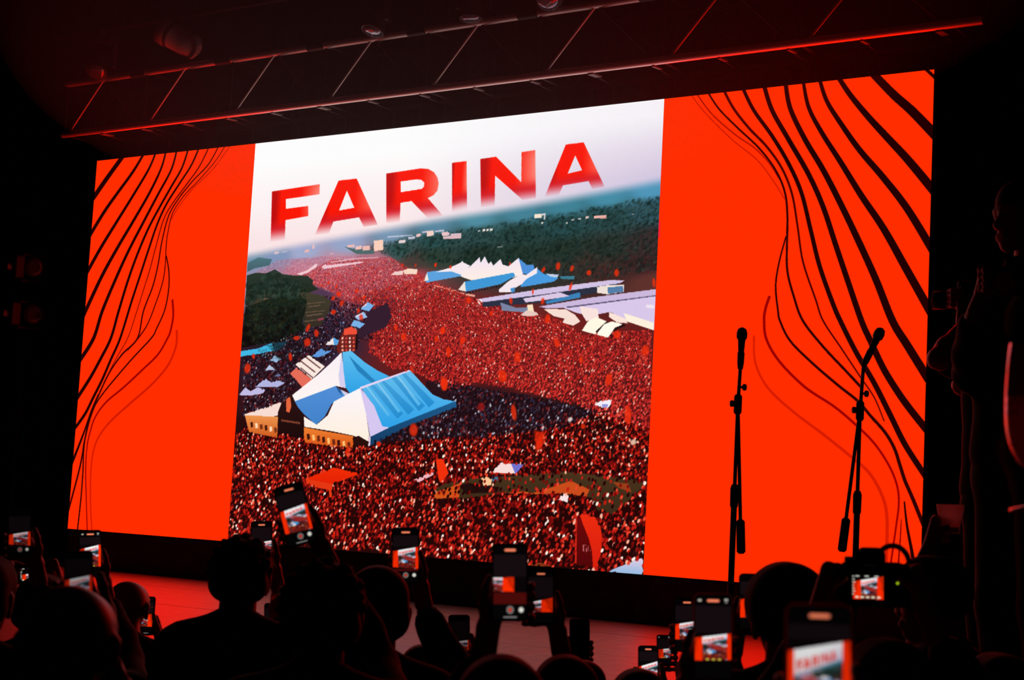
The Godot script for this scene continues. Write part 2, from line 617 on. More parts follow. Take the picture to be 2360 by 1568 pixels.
func build_truss() -> void:
	var t := thing("lighting_truss", "long aluminium box truss hanging above the video wall", "truss", Vector3.ZERO)
	var x0 := -4.26
	var x1 := 4.52
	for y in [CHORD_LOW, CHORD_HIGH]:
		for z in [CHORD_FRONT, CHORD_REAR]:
			rod("chord", Vector3(x0, y, z), Vector3(x1, y, z), 0.03, M.alloy if z == CHORD_FRONT else M.black, t)  # rear chords black: the shade at the back is put into their colour
	for k in 9:
		var x := -4.24 + k * 1.07
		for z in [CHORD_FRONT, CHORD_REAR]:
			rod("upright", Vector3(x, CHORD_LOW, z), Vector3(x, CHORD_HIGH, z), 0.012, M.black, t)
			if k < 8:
				rod("brace", Vector3(x + 0.07, CHORD_LOW + 0.02, z), Vector3(x + 0.5, CHORD_HIGH, z), 0.01, M.alloy if z == CHORD_FRONT else M.black, t)  # the rear brace is coloured black in place of shade
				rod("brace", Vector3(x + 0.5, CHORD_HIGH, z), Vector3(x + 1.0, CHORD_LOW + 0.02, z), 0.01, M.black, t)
		for y in [CHORD_LOW, CHORD_HIGH]:
			rod("cross_bar", Vector3(x, y, CHORD_REAR), Vector3(x, y, CHORD_FRONT), 0.012, M.black, t)
		rod("strap", Vector3(x - 0.2, CHORD_HIGH, CHORD_FRONT), Vector3(x - 0.02, CHORD_HIGH, CHORD_FRONT), 0.034, M.rubber, t)
	# arms that reach back from the front chord to the wall they hold
	for k in 16:
		var x := -3.72 + k * 0.53
		var wide := 0.05 if k % 5 == 0 else 0.022
		part("hanging_arm", box(Vector3(wide, 0.012, 0.13)), M.arm, t, at(Vector3(x, CHORD_LOW - 0.03, CHORD_FRONT - 0.065), Vector3(4, 0, 0)))
		rod("hanging_bar", Vector3(x, CHORD_LOW - 0.035, CHORD_FRONT - 0.12), Vector3(x, CHORD_LOW - 0.04, -0.05), 0.006, M.black, t)
		rod("hanging_rod", Vector3(x, CHORD_LOW - 0.04, -0.05), Vector3(x, WALL_Y + WALL_H + 0.017, -0.05), 0.008, M.dark_alloy, t)
	for x in [-2.8, 2.9]:
		rod("hoist_chain", Vector3(x, CHORD_HIGH, 0.09), Vector3(x, 7.5, 0.09), 0.012, M.dark_alloy, t)
		part("hoist", slab(0.22, 0.34, 0.2, 0.04, 0.02), M.black, t, at(Vector3(x, CHORD_HIGH + 0.9, 0.09)))

# a moving-head lamp: base, yoke with two arms, head; hangs along -y from its base
func moving_head(where: Transform3D, aim: float, label: String) -> void:
	var o := thing("moving_head_light", label, "stage light", where.origin)
	o.basis = where.basis
	part("base", slab(0.22, 0.2, 0.09, 0.03, 0.012), M.lamp_body, o, at(Vector3(0, -0.05, 0), Vector3(90, 0, 0)))
	part("clamp", lathe([[0.02, 0.0], [0.035, 0.01], [0.035, 0.05], [0.02, 0.06]], 10), M.alloy, o)
	for s in [-1, 1]:
		part("yoke_arm", slab(0.03, 0.22, 0.08, 0.012, 0.006), M.lamp_body, o, at(Vector3(0.125 * s, -0.19, 0)))
	var head := part("head", lathe([[0.06, -0.13], [0.09, -0.1], [0.1, -0.02], [0.1, 0.06], [0.085, 0.1], [0.1, 0.13], [0.1, 0.15]], 18), M.lamp_body, o, at(Vector3(0, -0.24, 0), Vector3(aim, 0, 0)))
	part("lens", lathe([[0.088, 0.145], [0.088, 0.156], [0.05, 0.168], [0.0, 0.172]], 18), M.lamp_glass, head)
	part("cooling_rim", lathe([[0.092, -0.07], [0.106, -0.065], [0.106, -0.045], [0.092, -0.04]], 18), M.dark_alloy, head)

func par_can(where: Vector3, turn: Vector3, label: String) -> void:
	var o := thing("par_can", label, "stage light", where)
	rod("hook", Vector3(0, 0.0, 0), Vector3(0, -0.1, 0), 0.014, M.dark_alloy, o)
	var yoke := part("yoke", box(Vector3(0.31, 0.012, 0.035)), M.dark_alloy, o, at(Vector3(0, -0.1, 0)))
	for s in [-1, 1]:
		part("yoke_arm", box(Vector3(0.01, 0.2, 0.035)), M.dark_alloy, yoke, at(Vector3(0.15 * s, -0.1, 0)))
	var can := part("can", lathe([[0.05, -0.2], [0.11, -0.16], [0.12, -0.06], [0.12, 0.1], [0.13, 0.11], [0.13, 0.2], [0.12, 0.2], [0.12, 0.12]], 20), M.can, o, at(Vector3(0, -0.2, 0), turn))
	part("lens", lathe([[0.115, 0.1], [0.115, 0.105], [0.06, 0.125], [0.0, 0.13]], 18), M.lamp_glass, can)
	part("rim", lathe([[0.121, 0.08], [0.136, 0.085], [0.136, 0.1], [0.121, 0.105]], 20), M.dark_alloy, can)

func build_lamps() -> void:
	moving_head(at(Vector3(-3.76, 4.94, 0.34), Vector3(0, 25, 0)), 150.0, "black moving-head lamp standing over the truss's dim end")
	par_can(Vector3(-2.73, 4.98, 0.34), Vector3(10, 20, 62), "silver par can with a red sheen leaning over the truss")
	moving_head(at(Vector3(-0.45, 4.94, 0.34), Vector3(0, -15, 0)), 160.0, "moving-head lamp above the truss next to a hanging tube")
	moving_head(at(Vector3(0.5, 4.94, 0.34), Vector3(0, 10, 0)), 175.0, "moving-head lamp hanging level above the brightest bay of the truss")
	moving_head(at(Vector3(1.2, 4.94, 0.34), Vector3(0, 40, 0)), 140.0, "moving-head lamp whose rim catches a red glint at the truss top")
	# bar that carries them
	var bar := thing("lamp_bar", "black pipe hung above the truss that carries the stage lamps", "pipe", Vector3.ZERO)
	rod("pipe", Vector3(-4.6, 5.0, 0.34), Vector3(4.8, 5.0, 0.34), 0.024, M.black, bar)
	for x in [-4.2, -1.4, 2.2, 4.6]:
		rod("drop_cable", Vector3(x, 5.0, 0.34), Vector3(x, 7.5, 0.34), 0.006, M.black, bar)
	var tube_ := thing("hanging_tube", "dusty tube slung slantwise over the truss beside a lamp", "tube", Vector3.ZERO)
	rod("tube", Vector3(-0.6, 5.02, 0.33), Vector3(-0.4, 4.7, 0.38), 0.035, M.dark_alloy, tube_)
	rod("sling", Vector3(-0.6, 5.02, 0.33), Vector3(-0.6, 7.5, 0.33), 0.006, M.black, tube_)
	# tower of lamps beside the wall
	var tower := thing("lamp_tower", "black upright lamp tower beside the video wall's striped edge", "tower", Vector3(-5.05, 0.0, -0.1))
	part("foot", slab(0.8, 0.8, 0.03, 0.02, 0.005), M.black, tower, at(Vector3(0, 0.015, 0), Vector3(90, 0, 0)))
	rod("mast", Vector3(0, 0.03, 0), Vector3(0, 4.6, 0), 0.03, M.black, tower)
	for y in [2.38, 2.84]:
		rod("arm", Vector3(0, y, 0), Vector3(0.0, y, 0.2), 0.02, M.black, tower)
	for k in 2:
		moving_head(at(Vector3(-5.02, [2.84, 2.38][k], 0.14), Vector3(0, 60, 90)), [65.0, 80.0][k], ["upper moving-head lamp clamped to the tower beside the wall", "lower moving-head lamp of the tower with a bright red glint"][k])

# a boom stand: cast foot, tube, clutch, boom with a counterweight; a microphone in its clip
func mic_stand(base: Vector3, joint: float, head: Vector3, tail: Vector3, label: String, mic_label: String, mic_dir: Vector3) -> void:
	var o := thing("microphone_stand", label, "microphone stand", base)
	part("foot", lathe([[0.14, 0.0], [0.14, 0.012], [0.12, 0.022], [0.04, 0.03], [0.016, 0.05]], 28), M.stand, o)
	part("tube", tube([Vector3(0, 0.03, 0), Vector3(0, 0.92, 0)], [0.0145, 0.0145]), M.stand, o)
	part("inner_tube", tube([Vector3(0, 0.92, 0), Vector3(0, joint, 0)], [0.009, 0.009]), M.stand, o)
	part("height_clutch", lathe([[0.0145, 0.85], [0.019, 0.86], [0.0205, 0.94], [0.014, 0.96]], 14), M.rubber, o)
	var clutch := part("boom_clutch", lathe([[0.012, -0.05], [0.019, -0.04], [0.019, 0.035], [0.012, 0.045]], 14), M.rubber, o, at(Vector3(0, joint, 0)))
	for s in [[-0.03, 0.0], [0.03, 0.08]]:
		part("knob", lathe([[0.006, 0.0], [0.006, 0.018], [0.015, 0.02], [0.016, 0.034], [0.01, 0.038]], 12), M.rubber, clutch, at(Vector3(0, s[1], 0), Vector3(0, 35, -90 * signf(s[0]))))
	var pivot := Vector3(0, joint, 0)
	part("boom", tube([tail, pivot, head], [0.0085, 0.0085, 0.0085]), M.stand, o)
	var dir := (pivot - tail).normalized()
	part("counterweight", tube([tail - dir * 0.03, tail - dir * 0.02, tail + dir * 0.12, tail + dir * 0.13], [0.012, 0.021, 0.021, 0.012], 14), M.stand, o)
	var end := head + mic_dir * 0.03
	part("microphone_clip", tube([head, end, end + mic_dir * 0.05], [0.012, 0.016, 0.017], 12), M.rubber, o)
	var mic := thing("microphone", mic_label, "microphone", base + end)
	part("handle", tube([Vector3.ZERO, mic_dir * 0.02, mic_dir * 0.11], [0.011, 0.012, 0.018], 14), M.black, mic)
	part("grille", tube([mic_dir * 0.11, mic_dir * 0.118, mic_dir * 0.14, mic_dir * 0.16, mic_dir * 0.168], [0.019, 0.025, 0.026, 0.02, 0.006], 14), M.stand, mic)

func build_mic_stands() -> void:
	mic_stand(Vector3(4.385, 0, 3.35), 1.339, Vector3(0.02, 1.5, 0.03), Vector3(0.03, 0.668, -0.03), "straight boom microphone stand with its counterweight hanging beside the tube", "black microphone pointing straight up on its stand", Vector3(0.02, 1, 0.02).normalized())
	mic_stand(Vector3(4.868, 0, 3.04), 1.338, Vector3(0.022, 1.545, 0.03), Vector3(-0.057, 0.702, 0.02), "boom microphone stand whose lower arm spreads away from the tube", "black microphone tilted sideways at the top of its boom", Vector3(0.42, 0.88, 0.0).normalized())

# ---------------------------------------------------------------- bodies: smooth surfaces over tapered bones
# bones: [from, to, radius, radius, stretch]; the field is meshed as surface nets. Returns [vertices, normals, indices].
func net(bones: Array, k: float, cell: float) -> Array:
	var lo := Vector3(1e9, 1e9, 1e9)
	var hi := -lo
	for b in bones:
		var r: float = maxf(b[2], b[3]) + cell * 2.5
		lo = lo.min(b[0] - Vector3.ONE * r).min(b[1] - Vector3.ONE * r)
		hi = hi.max(b[0] + Vector3.ONE * r).max(b[1] + Vector3.ONE * r)
	var nx := ceili((hi.x - lo.x) / cell) + 1
	var ny := ceili((hi.y - lo.y) / cell) + 1
	var nz := ceili((hi.z - lo.z) / cell) + 1
	var field := PackedFloat32Array()
	field.resize(nx * ny * nz)
	field.fill(1.0)
	for b in bones:
		var a: Vector3 = b[0]
		var ra: float = b[2]
		var rb: float = b[3]
		var stretch: Vector3 = b[4] if b.size() > 4 else Vector3.ONE
		var shrink := 1.0 / maxf(stretch.x, maxf(stretch.y, stretch.z))
		var ba: Vector3 = (b[1] - a) * stretch
		var inv := 1.0 / maxf(ba.length_squared(), 1e-9)
		var m := maxf(ra, rb) + k + cell * 1.8
		var p0: Vector3 = (a.min(b[1]) - Vector3.ONE * m - lo) / cell
		var p1: Vector3 = (a.max(b[1]) + Vector3.ONE * m - lo) / cell
		for z in range(maxi(0, floori(p0.z)), mini(nz, ceili(p1.z) + 1)):
			for y in range(maxi(0, floori(p0.y)), mini(ny, ceili(p1.y) + 1)):
				var row := (z * ny + y) * nx
				for x in range(maxi(0, floori(p0.x)), mini(nx, ceili(p1.x) + 1)):
					var pa := (lo + Vector3(x, y, z) * cell - a) * stretch
					var h := clampf(pa.dot(ba) * inv, 0.0, 1.0)
					var d := ((pa - ba * h).length() - lerpf(ra, rb, h)) * shrink
					var f := field[row + x]
					var t := k - absf(f - d)
					field[row + x] = minf(f, d) - (t * t / k * 0.25 if t > 0.0 else 0.0)
	var verts := PackedVector3Array()
	var norms := PackedVector3Array()
	var index := PackedInt32Array()
	var ids := PackedInt32Array()
	ids.resize(nx * ny * nz)
	ids.fill(-1)
	var sx := 1
	var sy := nx
	var sz := nx * ny
	var near := cell * 1.75
	for z in nz - 1:
		for y in ny - 1:
			var row := (z * ny + y) * nx
			for x in nx - 1:
				var i := row + x
				var f0 := field[i]
				if f0 > near or f0 < -near * 1.5:
					continue
				var c := [f0, field[i + sx], field[i + sy], field[i + sx + sy], field[i + sz], field[i + sx + sz], field[i + sy + sz], field[i + sx + sy + sz]]
				var inside := 0
				for v in c:
					if v < 0.0:
						inside += 1
				if inside == 0 or inside == 8:
					continue
				var sum := Vector3.ZERO
				var cuts := 0
				for e in EDGES:
					var u: float = c[e[0]]
					var v: float = c[e[1]]
					if (u < 0.0) != (v < 0.0):
						sum += CORNERS[e[0]].lerp(CORNERS[e[1]], u / (u - v))
						cuts += 1
				ids[i] = verts.size()
				verts.append(lo + (Vector3(x, y, z) + sum / cuts) * cell)
				norms.append(Vector3(c[1] + c[3] + c[5] + c[7] - c[0] - c[2] - c[4] - c[6], c[2] + c[3] + c[6] + c[7] - c[0] - c[1] - c[4] - c[5], c[4] + c[5] + c[6] + c[7] - c[0] - c[1] - c[2] - c[3]).normalized())
	for z in range(1, nz - 1):
		for y in range(1, ny - 1):
			var row := (z * ny + y) * nx
			for x in range(1, nx - 1):
				var i := row + x
				if ids[i] < 0:
					continue
				var s := field[i] < 0.0
				if s != (field[i + sx] < 0.0):
					quad(index, ids[i - sy - sz], ids[i - sz], ids[i], ids[i - sy], s)
				if s != (field[i + sy] < 0.0):
					quad(index, ids[i - sx - sz], ids[i - sx], ids[i], ids[i - sz], s)
				if s != (field[i + sz] < 0.0):
					quad(index, ids[i - sx - sy], ids[i - sy], ids[i], ids[i - sx], s)
	return [verts, norms, index]

const CORNERS: Array[Vector3] = [Vector3(0, 0, 0), Vector3(1, 0, 0), Vector3(0, 1, 0), Vector3(1, 1, 0), Vector3(0, 0, 1), Vector3(1, 0, 1), Vector3(0, 1, 1), Vector3(1, 1, 1)]
const EDGES := [[0, 1], [2, 3], [4, 5], [6, 7], [0, 2], [1, 3], [4, 6], [5, 7], [0, 4], [1, 5], [2, 6], [3, 7]]

func quad(index: PackedInt32Array, a: int, b: int, c: int, d: int, outward: bool) -> void:
	if mini(mini(a, b), mini(c, d)) < 0:
		return
	for v in ([a, c, b, a, d, c] if outward else [a, b, c, a, c, d]):
		index.append(v)

# adds one net to another, moved by xf; mirrored: flipped across x first
func join(into: Array, more: Array, xf: Transform3D, mirrored := false) -> void:
	var first: int = into[0].size()
	var flip := Vector3(-1 if mirrored else 1, 1, 1)
	for v in more[0]:
		into[0].append(xf * (v * flip))
	for n in more[1]:
		into[1].append((xf.basis * (n * flip)).normalized())
	var idx: PackedInt32Array = more[2]
	for t in range(0, idx.size(), 3):
		into[2].append(first + idx[t])
		into[2].append(first + idx[t + (2 if mirrored else 1)])
		into[2].append(first + idx[t + (1 if mirrored else 2)])

func net_mesh(n: Array) -> ArrayMesh:
	var arrays := []
	arrays.resize(Mesh.ARRAY_MAX)
	arrays[Mesh.ARRAY_VERTEX] = n[0]
	arrays[Mesh.ARRAY_NORMAL] = n[1]
	arrays[Mesh.ARRAY_INDEX] = n[2]
	var m := ArrayMesh.new()
	m.add_surface_from_arrays(Mesh.PRIMITIVE_TRIANGLES, arrays)
	return m

var kit := {}

func v3(x: float, y: float, z: float) -> Vector3:
	return Vector3(x, y, z)

func make_kit() -> void:
	# a head, centred between the ears, facing -z
	var head := [[v3(0, 0.04, 0.025), v3(0, 0.035, -0.02), 0.08, 0.077], [v3(0, -0.01, -0.02), v3(0, -0.02, -0.045), 0.064, 0.05], [v3(0, -0.04, -0.03), v3(0, -0.078, -0.062), 0.052, 0.03], [v3(0, -0.03, 0.03), v3(0, -0.15, 0.035), 0.056, 0.056]]
	head += [[v3(0, 0.012, -0.095), v3(0, -0.022, -0.112), 0.008, 0.011], [v3(-0.012, -0.026, -0.1), v3(0.012, -0.026, -0.1), 0.009, 0.009], [v3(-0.04, 0.03, -0.083), v3(0.04, 0.03, -0.083), 0.013, 0.013], [v3(-0.02, -0.053, -0.091), v3(0.02, -0.053, -0.091), 0.007, 0.007], [v3(-0.018, -0.064, -0.089), v3(0.018, -0.064, -0.089), 0.007, 0.007]]
	for s in [-1, 1]:
		head += [[v3(0.031 * s, 0.01, -0.083), v3(0.031 * s, 0.008, -0.083), 0.011, 0.011], [v3(0.08 * s, 0.026, 0.012), v3(0.077 * s, -0.028, 0.002), 0.013, 0.008], [v3(0.085 * s, 0.02, 0.022), v3(0.082 * s, -0.01, 0.018), 0.008, 0.007]]
	kit.head = net(head, 0.014, 0.007)
	var crop := [[v3(0, 0.052, 0.032), v3(0, 0.056, -0.016), 0.086, 0.083], [v3(-0.035, 0.0, 0.05), v3(0.035, 0.0, 0.05), 0.056, 0.056], [v3(0, -0.05, 0.06), v3(0, -0.06, 0.06), 0.045, 0.04]]
	kit.short = net_mesh(net(crop, 0.02, 0.01))
	var tuft := []
	for k in 90:
		var t := k * 2.4
		var up := 1.0 - 1.15 * (k + 0.5) / 90.0
		var side := sqrt(maxf(0.0, 1.0 - up * up))
		var d := v3(cos(t) * side, up, sin(t) * side)
		if d.z < -0.55 and d.y < 0.45:
			continue
		tuft.append([v3(0, 0.045, 0.018) + d * v3(0.078, 0.078, 0.088), v3(0, 0.045, 0.018) + d * v3(0.09, 0.092, 0.1) + v3(sin(k * 5.0), cos(k * 3.0), sin(k * 7.0)) * 0.007, 0.02, 0.012])
	kit.bushy = net_mesh(net(crop + tuft, 0.01, 0.008))
	var long_ := crop.duplicate()
	for s in [-1, 0, 1]:
		long_ += [[v3(0.045 * s, 0.0, 0.06), v3(0.06 * s, -0.16, 0.075), 0.06, 0.05], [v3(0.06 * s, -0.16, 0.075), v3(0.05 * s, -0.3, 0.085), 0.05, 0.03]]
	kit.long = net_mesh(net(long_, 0.025, 0.011))
	var tied := crop.duplicate()
	tied += [[v3(0, 0.06, 0.115), v3(0, 0.05, 0.125), 0.035, 0.035], [v3(0, 0.04, 0.135), v3(0, -0.1, 0.13), 0.026, 0.016]]
	kit.tied = net_mesh(net(tied, 0.015, 0.009))
	kit.cap = net_mesh(net([[v3(0, 0.062, 0.022), v3(0, 0.064, -0.018), 0.09, 0.088], [v3(0, 0.046, 0.03), v3(0, 0.05, -0.02), 0.091, 0.089]], 0.02, 0.009))
	kit.brim = net_mesh(net([[v3(-0.05, 0.056, -0.1), v3(0.05, 0.056, -0.1), 0.05, 0.05, v3(1, 6, 1)], [v3(-0.035, 0.05, -0.145), v3(0.035, 0.05, -0.145), 0.045, 0.045, v3(1, 6, 1)]], 0.01, 0.006))
	# a right hand closed round a phone's lower half; phone in the x-y plane, its display towards +z
	var grip := [[v3(0.052, -0.14, -0.034), v3(0.04, -0.075, -0.034), 0.026, 0.023, v3(1, 1, 1.25)], [v3(0.046, -0.09, -0.032), v3(0.022, -0.05, -0.03), 0.022, 0.016], [v3(0.036, -0.06, -0.03), v3(0.022, -0.02, -0.028), 0.017, 0.014]]
	for i in 4:
		var y := -0.07 + 0.0205 * i
		var r := 0.0078 + 0.0006 * sin(i * 1.1)
		grip += [[v3(0.022, y + 0.004, -0.026), v3(-0.016, y, -0.022), r + 0.001, r], [v3(-0.016, y, -0.022), v3(-0.043, y + 0.001, -0.014), r, r - 0.0004], [v3(-0.043, y + 0.001, -0.014), v3(-0.046 + 0.002 * absf(i - 1.5), y + 0.003, 0.004), r - 0.0004, r - 0.0012]]
	grip += [[v3(0.046, -0.088, -0.024), v3(0.053, -0.046, -0.006), 0.014, 0.011], [v3(0.053, -0.046, -0.006), v3(0.047, -0.014, 0.006), 0.0105, 0.0095], [v3(0.047, -0.014, 0.006), v3(0.041, 0.008, 0.009), 0.0095, 0.008]]
	kit.phone_hand = net(grip, 0.006, 0.0045)
	kit.phone_wrist = v3(0.055, -0.16, -0.036)
	# a right hand on the side of a camera body, fingers in front, thumb behind; the body's right side at x = 0
	var hold := [[v3(0.06, -0.1, 0.022), v3(0.03, -0.03, 0.016), 0.026, 0.024], [v3(0.034, -0.03, 0.012), v3(0.022, 0.03, 0.006), 0.023, 0.018]]
	for i in 4:
		var y := -0.032 + 0.0212 * i
		hold += [[v3(0.026, y, 0.006), v3(0.026, y + 0.006, -0.03), 0.0105, 0.0095], [v3(0.026, y + 0.006, -0.03), v3(0.004, y + 0.004, -0.052), 0.0095, 0.009], [v3(0.004, y + 0.004, -0.052), v3(-0.018, y, -0.05), 0.009, 0.0076]]
	hold += [[v3(0.034, -0.04, 0.02), v3(0.016, -0.006, 0.034), 0.014, 0.011], [v3(0.016, -0.006, 0.034), v3(-0.012, 0.012, 0.034), 0.0105, 0.009]]
	kit.hold_hand = net(hold, 0.007, 0.005)
	kit.hold_wrist = v3(0.068, -0.118, 0.024)
	# a right hand that hangs: fingers down, slightly curled to the front
	var slack := [[v3(0, 0.02, 0), v3(0, -0.03, -0.002), 0.025, 0.022], [v3(0, -0.03, -0.022), v3(0, -0.07, -0.016), 0.019, 0.015], [v3(0, -0.03, 0.014), v3(0, -0.07, 0.016), 0.019, 0.014]]
	for i in 4:
		var z := -0.028 + 0.019 * i
		var l: float = [0.036, 0.04, 0.037, 0.029][i]
		slack += [[v3(0, -0.07, z), v3(-0.004, -0.07 - l, z - 0.004), 0.009, 0.0085], [v3(-0.004, -0.07 - l, z - 0.004), v3(-0.016, -0.07 - l * 1.7, z - 0.006), 0.0085, 0.0078], [v3(-0.016, -0.07 - l * 1.7, z - 0.006), v3(-0.032, -0.07 - l * 2.1, z - 0.006), 0.0078, 0.007]]
	slack += [[v3(0, -0.02, -0.024), v3(-0.008, -0.06, -0.046), 0.013, 0.01], [v3(-0.008, -0.06, -0.046), v3(-0.016, -0.09, -0.046), 0.01, 0.008]]
	kit.slack_hand = net(slack, 0.006, 0.0055)
	M.skin = material(Color(0.62, 0.42, 0.34), 0.55)
	M.skin_dark = material(Color(0.34, 0.21, 0.16), 0.5)
	M.hair = grained(Color(0.03, 0.022, 0.02), 0.8, 30.0, 0.5, 31)
	M.hair_brown = grained(Color(0.16, 0.1, 0.06), 0.55, 30.0, 0.5, 33)
	M.trousers = grained(Color(0.05, 0.05, 0.07), 0.9, 14.0, 0.4, 35)
	M.cloth_black = grained(Color(0.035, 0.033, 0.035), 0.95, 14.0, 0.4, 37)
	M.cloth_grey = grained(Color(0.16, 0.15, 0.16), 0.95, 14.0, 0.35, 39)
	M.cloth_white = grained(Color(0.55, 0.52, 0.52), 0.95, 14.0, 0.25, 41)
	M.cloth_red = grained(Color(0.3, 0.06, 0.06), 0.95, 14.0, 0.35, 43)
	M.gold = material(Color(0.75, 0.6, 0.12), 0.35, 0.4)
	M.cap = grained(Color(0.04, 0.04, 0.045), 0.9, 20.0, 0.3, 45)

# where the elbow goes: two bones between shoulder and wrist, bent towards the hint
func elbow_of(shoulder: Vector3, wrist: Vector3, upper: float, fore: float, hint: Vector3) -> Vector3:
	var d := wrist - shoulder
	var l := d.length()
	if l > (upper + fore) * 0.995:
		return shoulder + d * upper / (upper + fore)
	var along := (upper * upper - fore * fore + l * l) / (2.0 * l)
	var out := (hint - d * (hint.dot(d) / (l * l))).normalized()
	return shoulder + d / l * along + out * sqrt(maxf(upper * upper - along * along, 0.0))

# p: head (world), look (world point faced), ground, hair, shirt, sleeves, skin, label; hands: {"right": [kind, Transform3D], "left": ...} in world space
func person(p: Dictionary) -> Node3D:
	var head: Vector3 = p.head
	var ground: float = p.get("ground", PIT)
	var to: Vector3 = p.look - head
	var turn := atan2(-to.x, -to.z)
	var o := thing("person", p.label, "person", Vector3(head.x, ground, head.z) + Basis(Vector3.UP, turn) * v3(0, 0, 0.03))
	o.rotation.y = turn
	var inv := o.transform.affine_inverse()
	var h := inv * head
	var s := h.y / 1.63
	var skin_m: Material = M.skin_dark if p.get("skin", "") == "dark" else M.skin
	var torso := [[v3(-0.15, 1.43, 0.01) * s, v3(0.15, 1.43, 0.01) * s, 0.062 * s, 0.062 * s]]
	var legs := []
	var bare := [[v3(0, 1.4, 0.02) * s, h + v3(0, -0.06, 0.02), 0.06, 0.055]]
	for k in [-1, 1]:
		torso += [[v3(0.08 * k, 1.32, 0.0) * s, v3(0.07 * k, 1.12, 0.0) * s, 0.112 * s, 0.1 * s], [v3(0.07 * k, 1.12, 0.0) * s, v3(0.075 * k, 0.95, 0.0) * s, 0.1 * s, 0.112 * s], [v3(0.0, 1.5, 0.02) * s, v3(0.14 * k, 1.45, 0.015) * s, 0.052 * s, 0.05 * s]]
		legs += [[v3(0.06 * k, 0.95, 0.0) * s, v3(0.09 * k, 0.88, 0.0) * s, 0.11 * s, 0.098 * s], [v3(0.09 * k, 0.88, 0.0) * s, v3(0.1 * k, 0.5, -0.015) * s, 0.088 * s, 0.058 * s], [v3(0.1 * k, 0.5, -0.015) * s, v3(0.105 * k, 0.1, 0.02) * s, 0.058 * s, 0.042 * s]]
		bare += [[v3(0.105 * k, 0.1, 0.02) * s, v3(0.105 * k, 0.05, 0.03) * s, 0.04 * s, 0.036 * s], [v3(0.105 * k, 0.042, 0.05) * s, v3(0.115 * k, 0.036, -0.13) * s, 0.04 * s, 0.034 * s]]
	var hands: Dictionary = p.get("hands", {})
	var sleeves := []
	var meshes := []
	for k in [-1, 1]:
		var shoulder := v3(0.185 * k, 1.42, 0.01) * s
		var kind := "slack"
		var xf := Transform3D(Basis(), v3(0.24 * k, 0.83, -0.03) * s)
		var wrist := xf * v3(0, 0.03, 0)
		var side := "right" if k > 0 else "left"
		if hands.has(side):
			kind = hands[side][0]
			xf = inv * (hands[side][1] as Transform3D)
			var w: Vector3 = kit[kind + "_wrist"]
			wrist = xf * (w * v3(k, 1, 1))
		meshes.append([kit[kind + "_hand"], xf, k < 0])
		var elbow := elbow_of(shoulder, wrist, 0.29 * s, 0.265 * s, v3(0.55 * k, -1.0, 0.25) if kind != "slack" else v3(0.3 * k, 0, 1))
		var reach := shoulder.distance_to(wrist) / (0.555 * s)
		if reach > 1.06:
			print("long arm: ", o.name, " ", side, " ", reach, " ", p.label)
		var arm := [[shoulder, elbow, 0.052 * s, 0.041 * s]]
		var fore := [[elbow, elbow.lerp(wrist, 0.35), 0.041 * s, 0.042 * s], [elbow.lerp(wrist, 0.35), wrist, 0.042 * s, 0.026 * s]]
		bare += arm + fore
		sleeves += arm if p.get("sleeves", "") != "long" else arm + fore.slice(0, 1) + [[fore[1][0], fore[1][0].lerp(fore[1][1], 0.8), 0.042 * s, 0.032 * s]]
		if p.get("sleeves", "") == "short":
			sleeves[-1] = [shoulder, shoulder.lerp(elbow, 0.72), 0.052 * s, 0.048 * s]
	var body := net(torso + legs + bare, 0.03, 0.021)
	var tilt: Vector3 = p.get("tilt", Vector3.ZERO)
	var head_xf := Transform3D(Basis.from_euler(tilt * PI / 180.0).scaled(Vector3.ONE * minf(s, 1.04)), h)
	join(body, kit.head, head_xf)
	for m in meshes:
		join(body, m[0], m[1], m[2])
	part("body", net_mesh(body), skin_m, o)
	part("shirt", net_mesh(net(puffed(torso + sleeves, 0.014), 0.035, 0.021)), M["cloth_" + p.get("shirt", "black")], o)
	part("trousers", net_mesh(net(puffed(legs, 0.013), 0.03, 0.026)), M.trousers, o)
	var hair: String = p.get("hair", "short")
	if hair == "cap":
		var cap := part("cap", kit.cap, M.cap, o, head_xf)
		part("brim", kit.brim, M.cap, cap)
	elif hair == "beanie":
		part("beanie", kit.cap, M.cap, o, head_xf * Transform3D(Basis.from_scale(Vector3.ONE * 1.08), v3(0, -0.004, 0)))
	elif hair != "bald":
		part("hair", kit[hair], M.hair_brown if p.get("fair", false) else M.hair, o, head_xf)
	if p.get("glasses", false):
		var g := part("glasses", tube([v3(-0.08, 0.012, 0.01), v3(-0.076, 0.014, -0.09), v3(-0.01, 0.012, -0.112), v3(0.01, 0.012, -0.112), v3(0.076, 0.014, -0.09), v3(0.08, 0.012, 0.01)], [0.002, 0.002, 0.002, 0.002, 0.002, 0.002], 6), M.black, o, head_xf)
		for k in [-1, 1]:
			part("lens", slab(0.045, 0.034, 0.003, 0.012, 0.001), M.lamp_glass, g, at(v3(0.033 * k, 0.006, -0.108), v3(0, 12 * k, 0)))
	return o

func puffed(bones: Array, by: float) -> Array:
	var out := []
	for b in bones:
		out.append([b[0], b[1], b[2] + by, b[3] + by])
	return out

# ---------------------------------------------------------------- what they hold
func pixels(im: Image, x: float, y: float, w: float, h: float, c: Color) -> void:
	var s := Vector2(im.get_size())
	im.fill_rect(Rect2i(roundi(x * s.x), roundi(y * s.y), maxi(1, roundi(w * s.x)), maxi(1, roundi(h * s.y))), c)

func disc(im: Image, x: float, y: float, r: float, c: Color) -> void:
	var s := stamp(r * im.get_width(), r * im.get_width(), 0.0, c)
	im.blend_rect(s, Rect2i(Vector2i.ZERO, s.get_size()), Vector2i(roundi(x * im.get_width()), roundi(y * im.get_height())) - s.get_size() / 2)

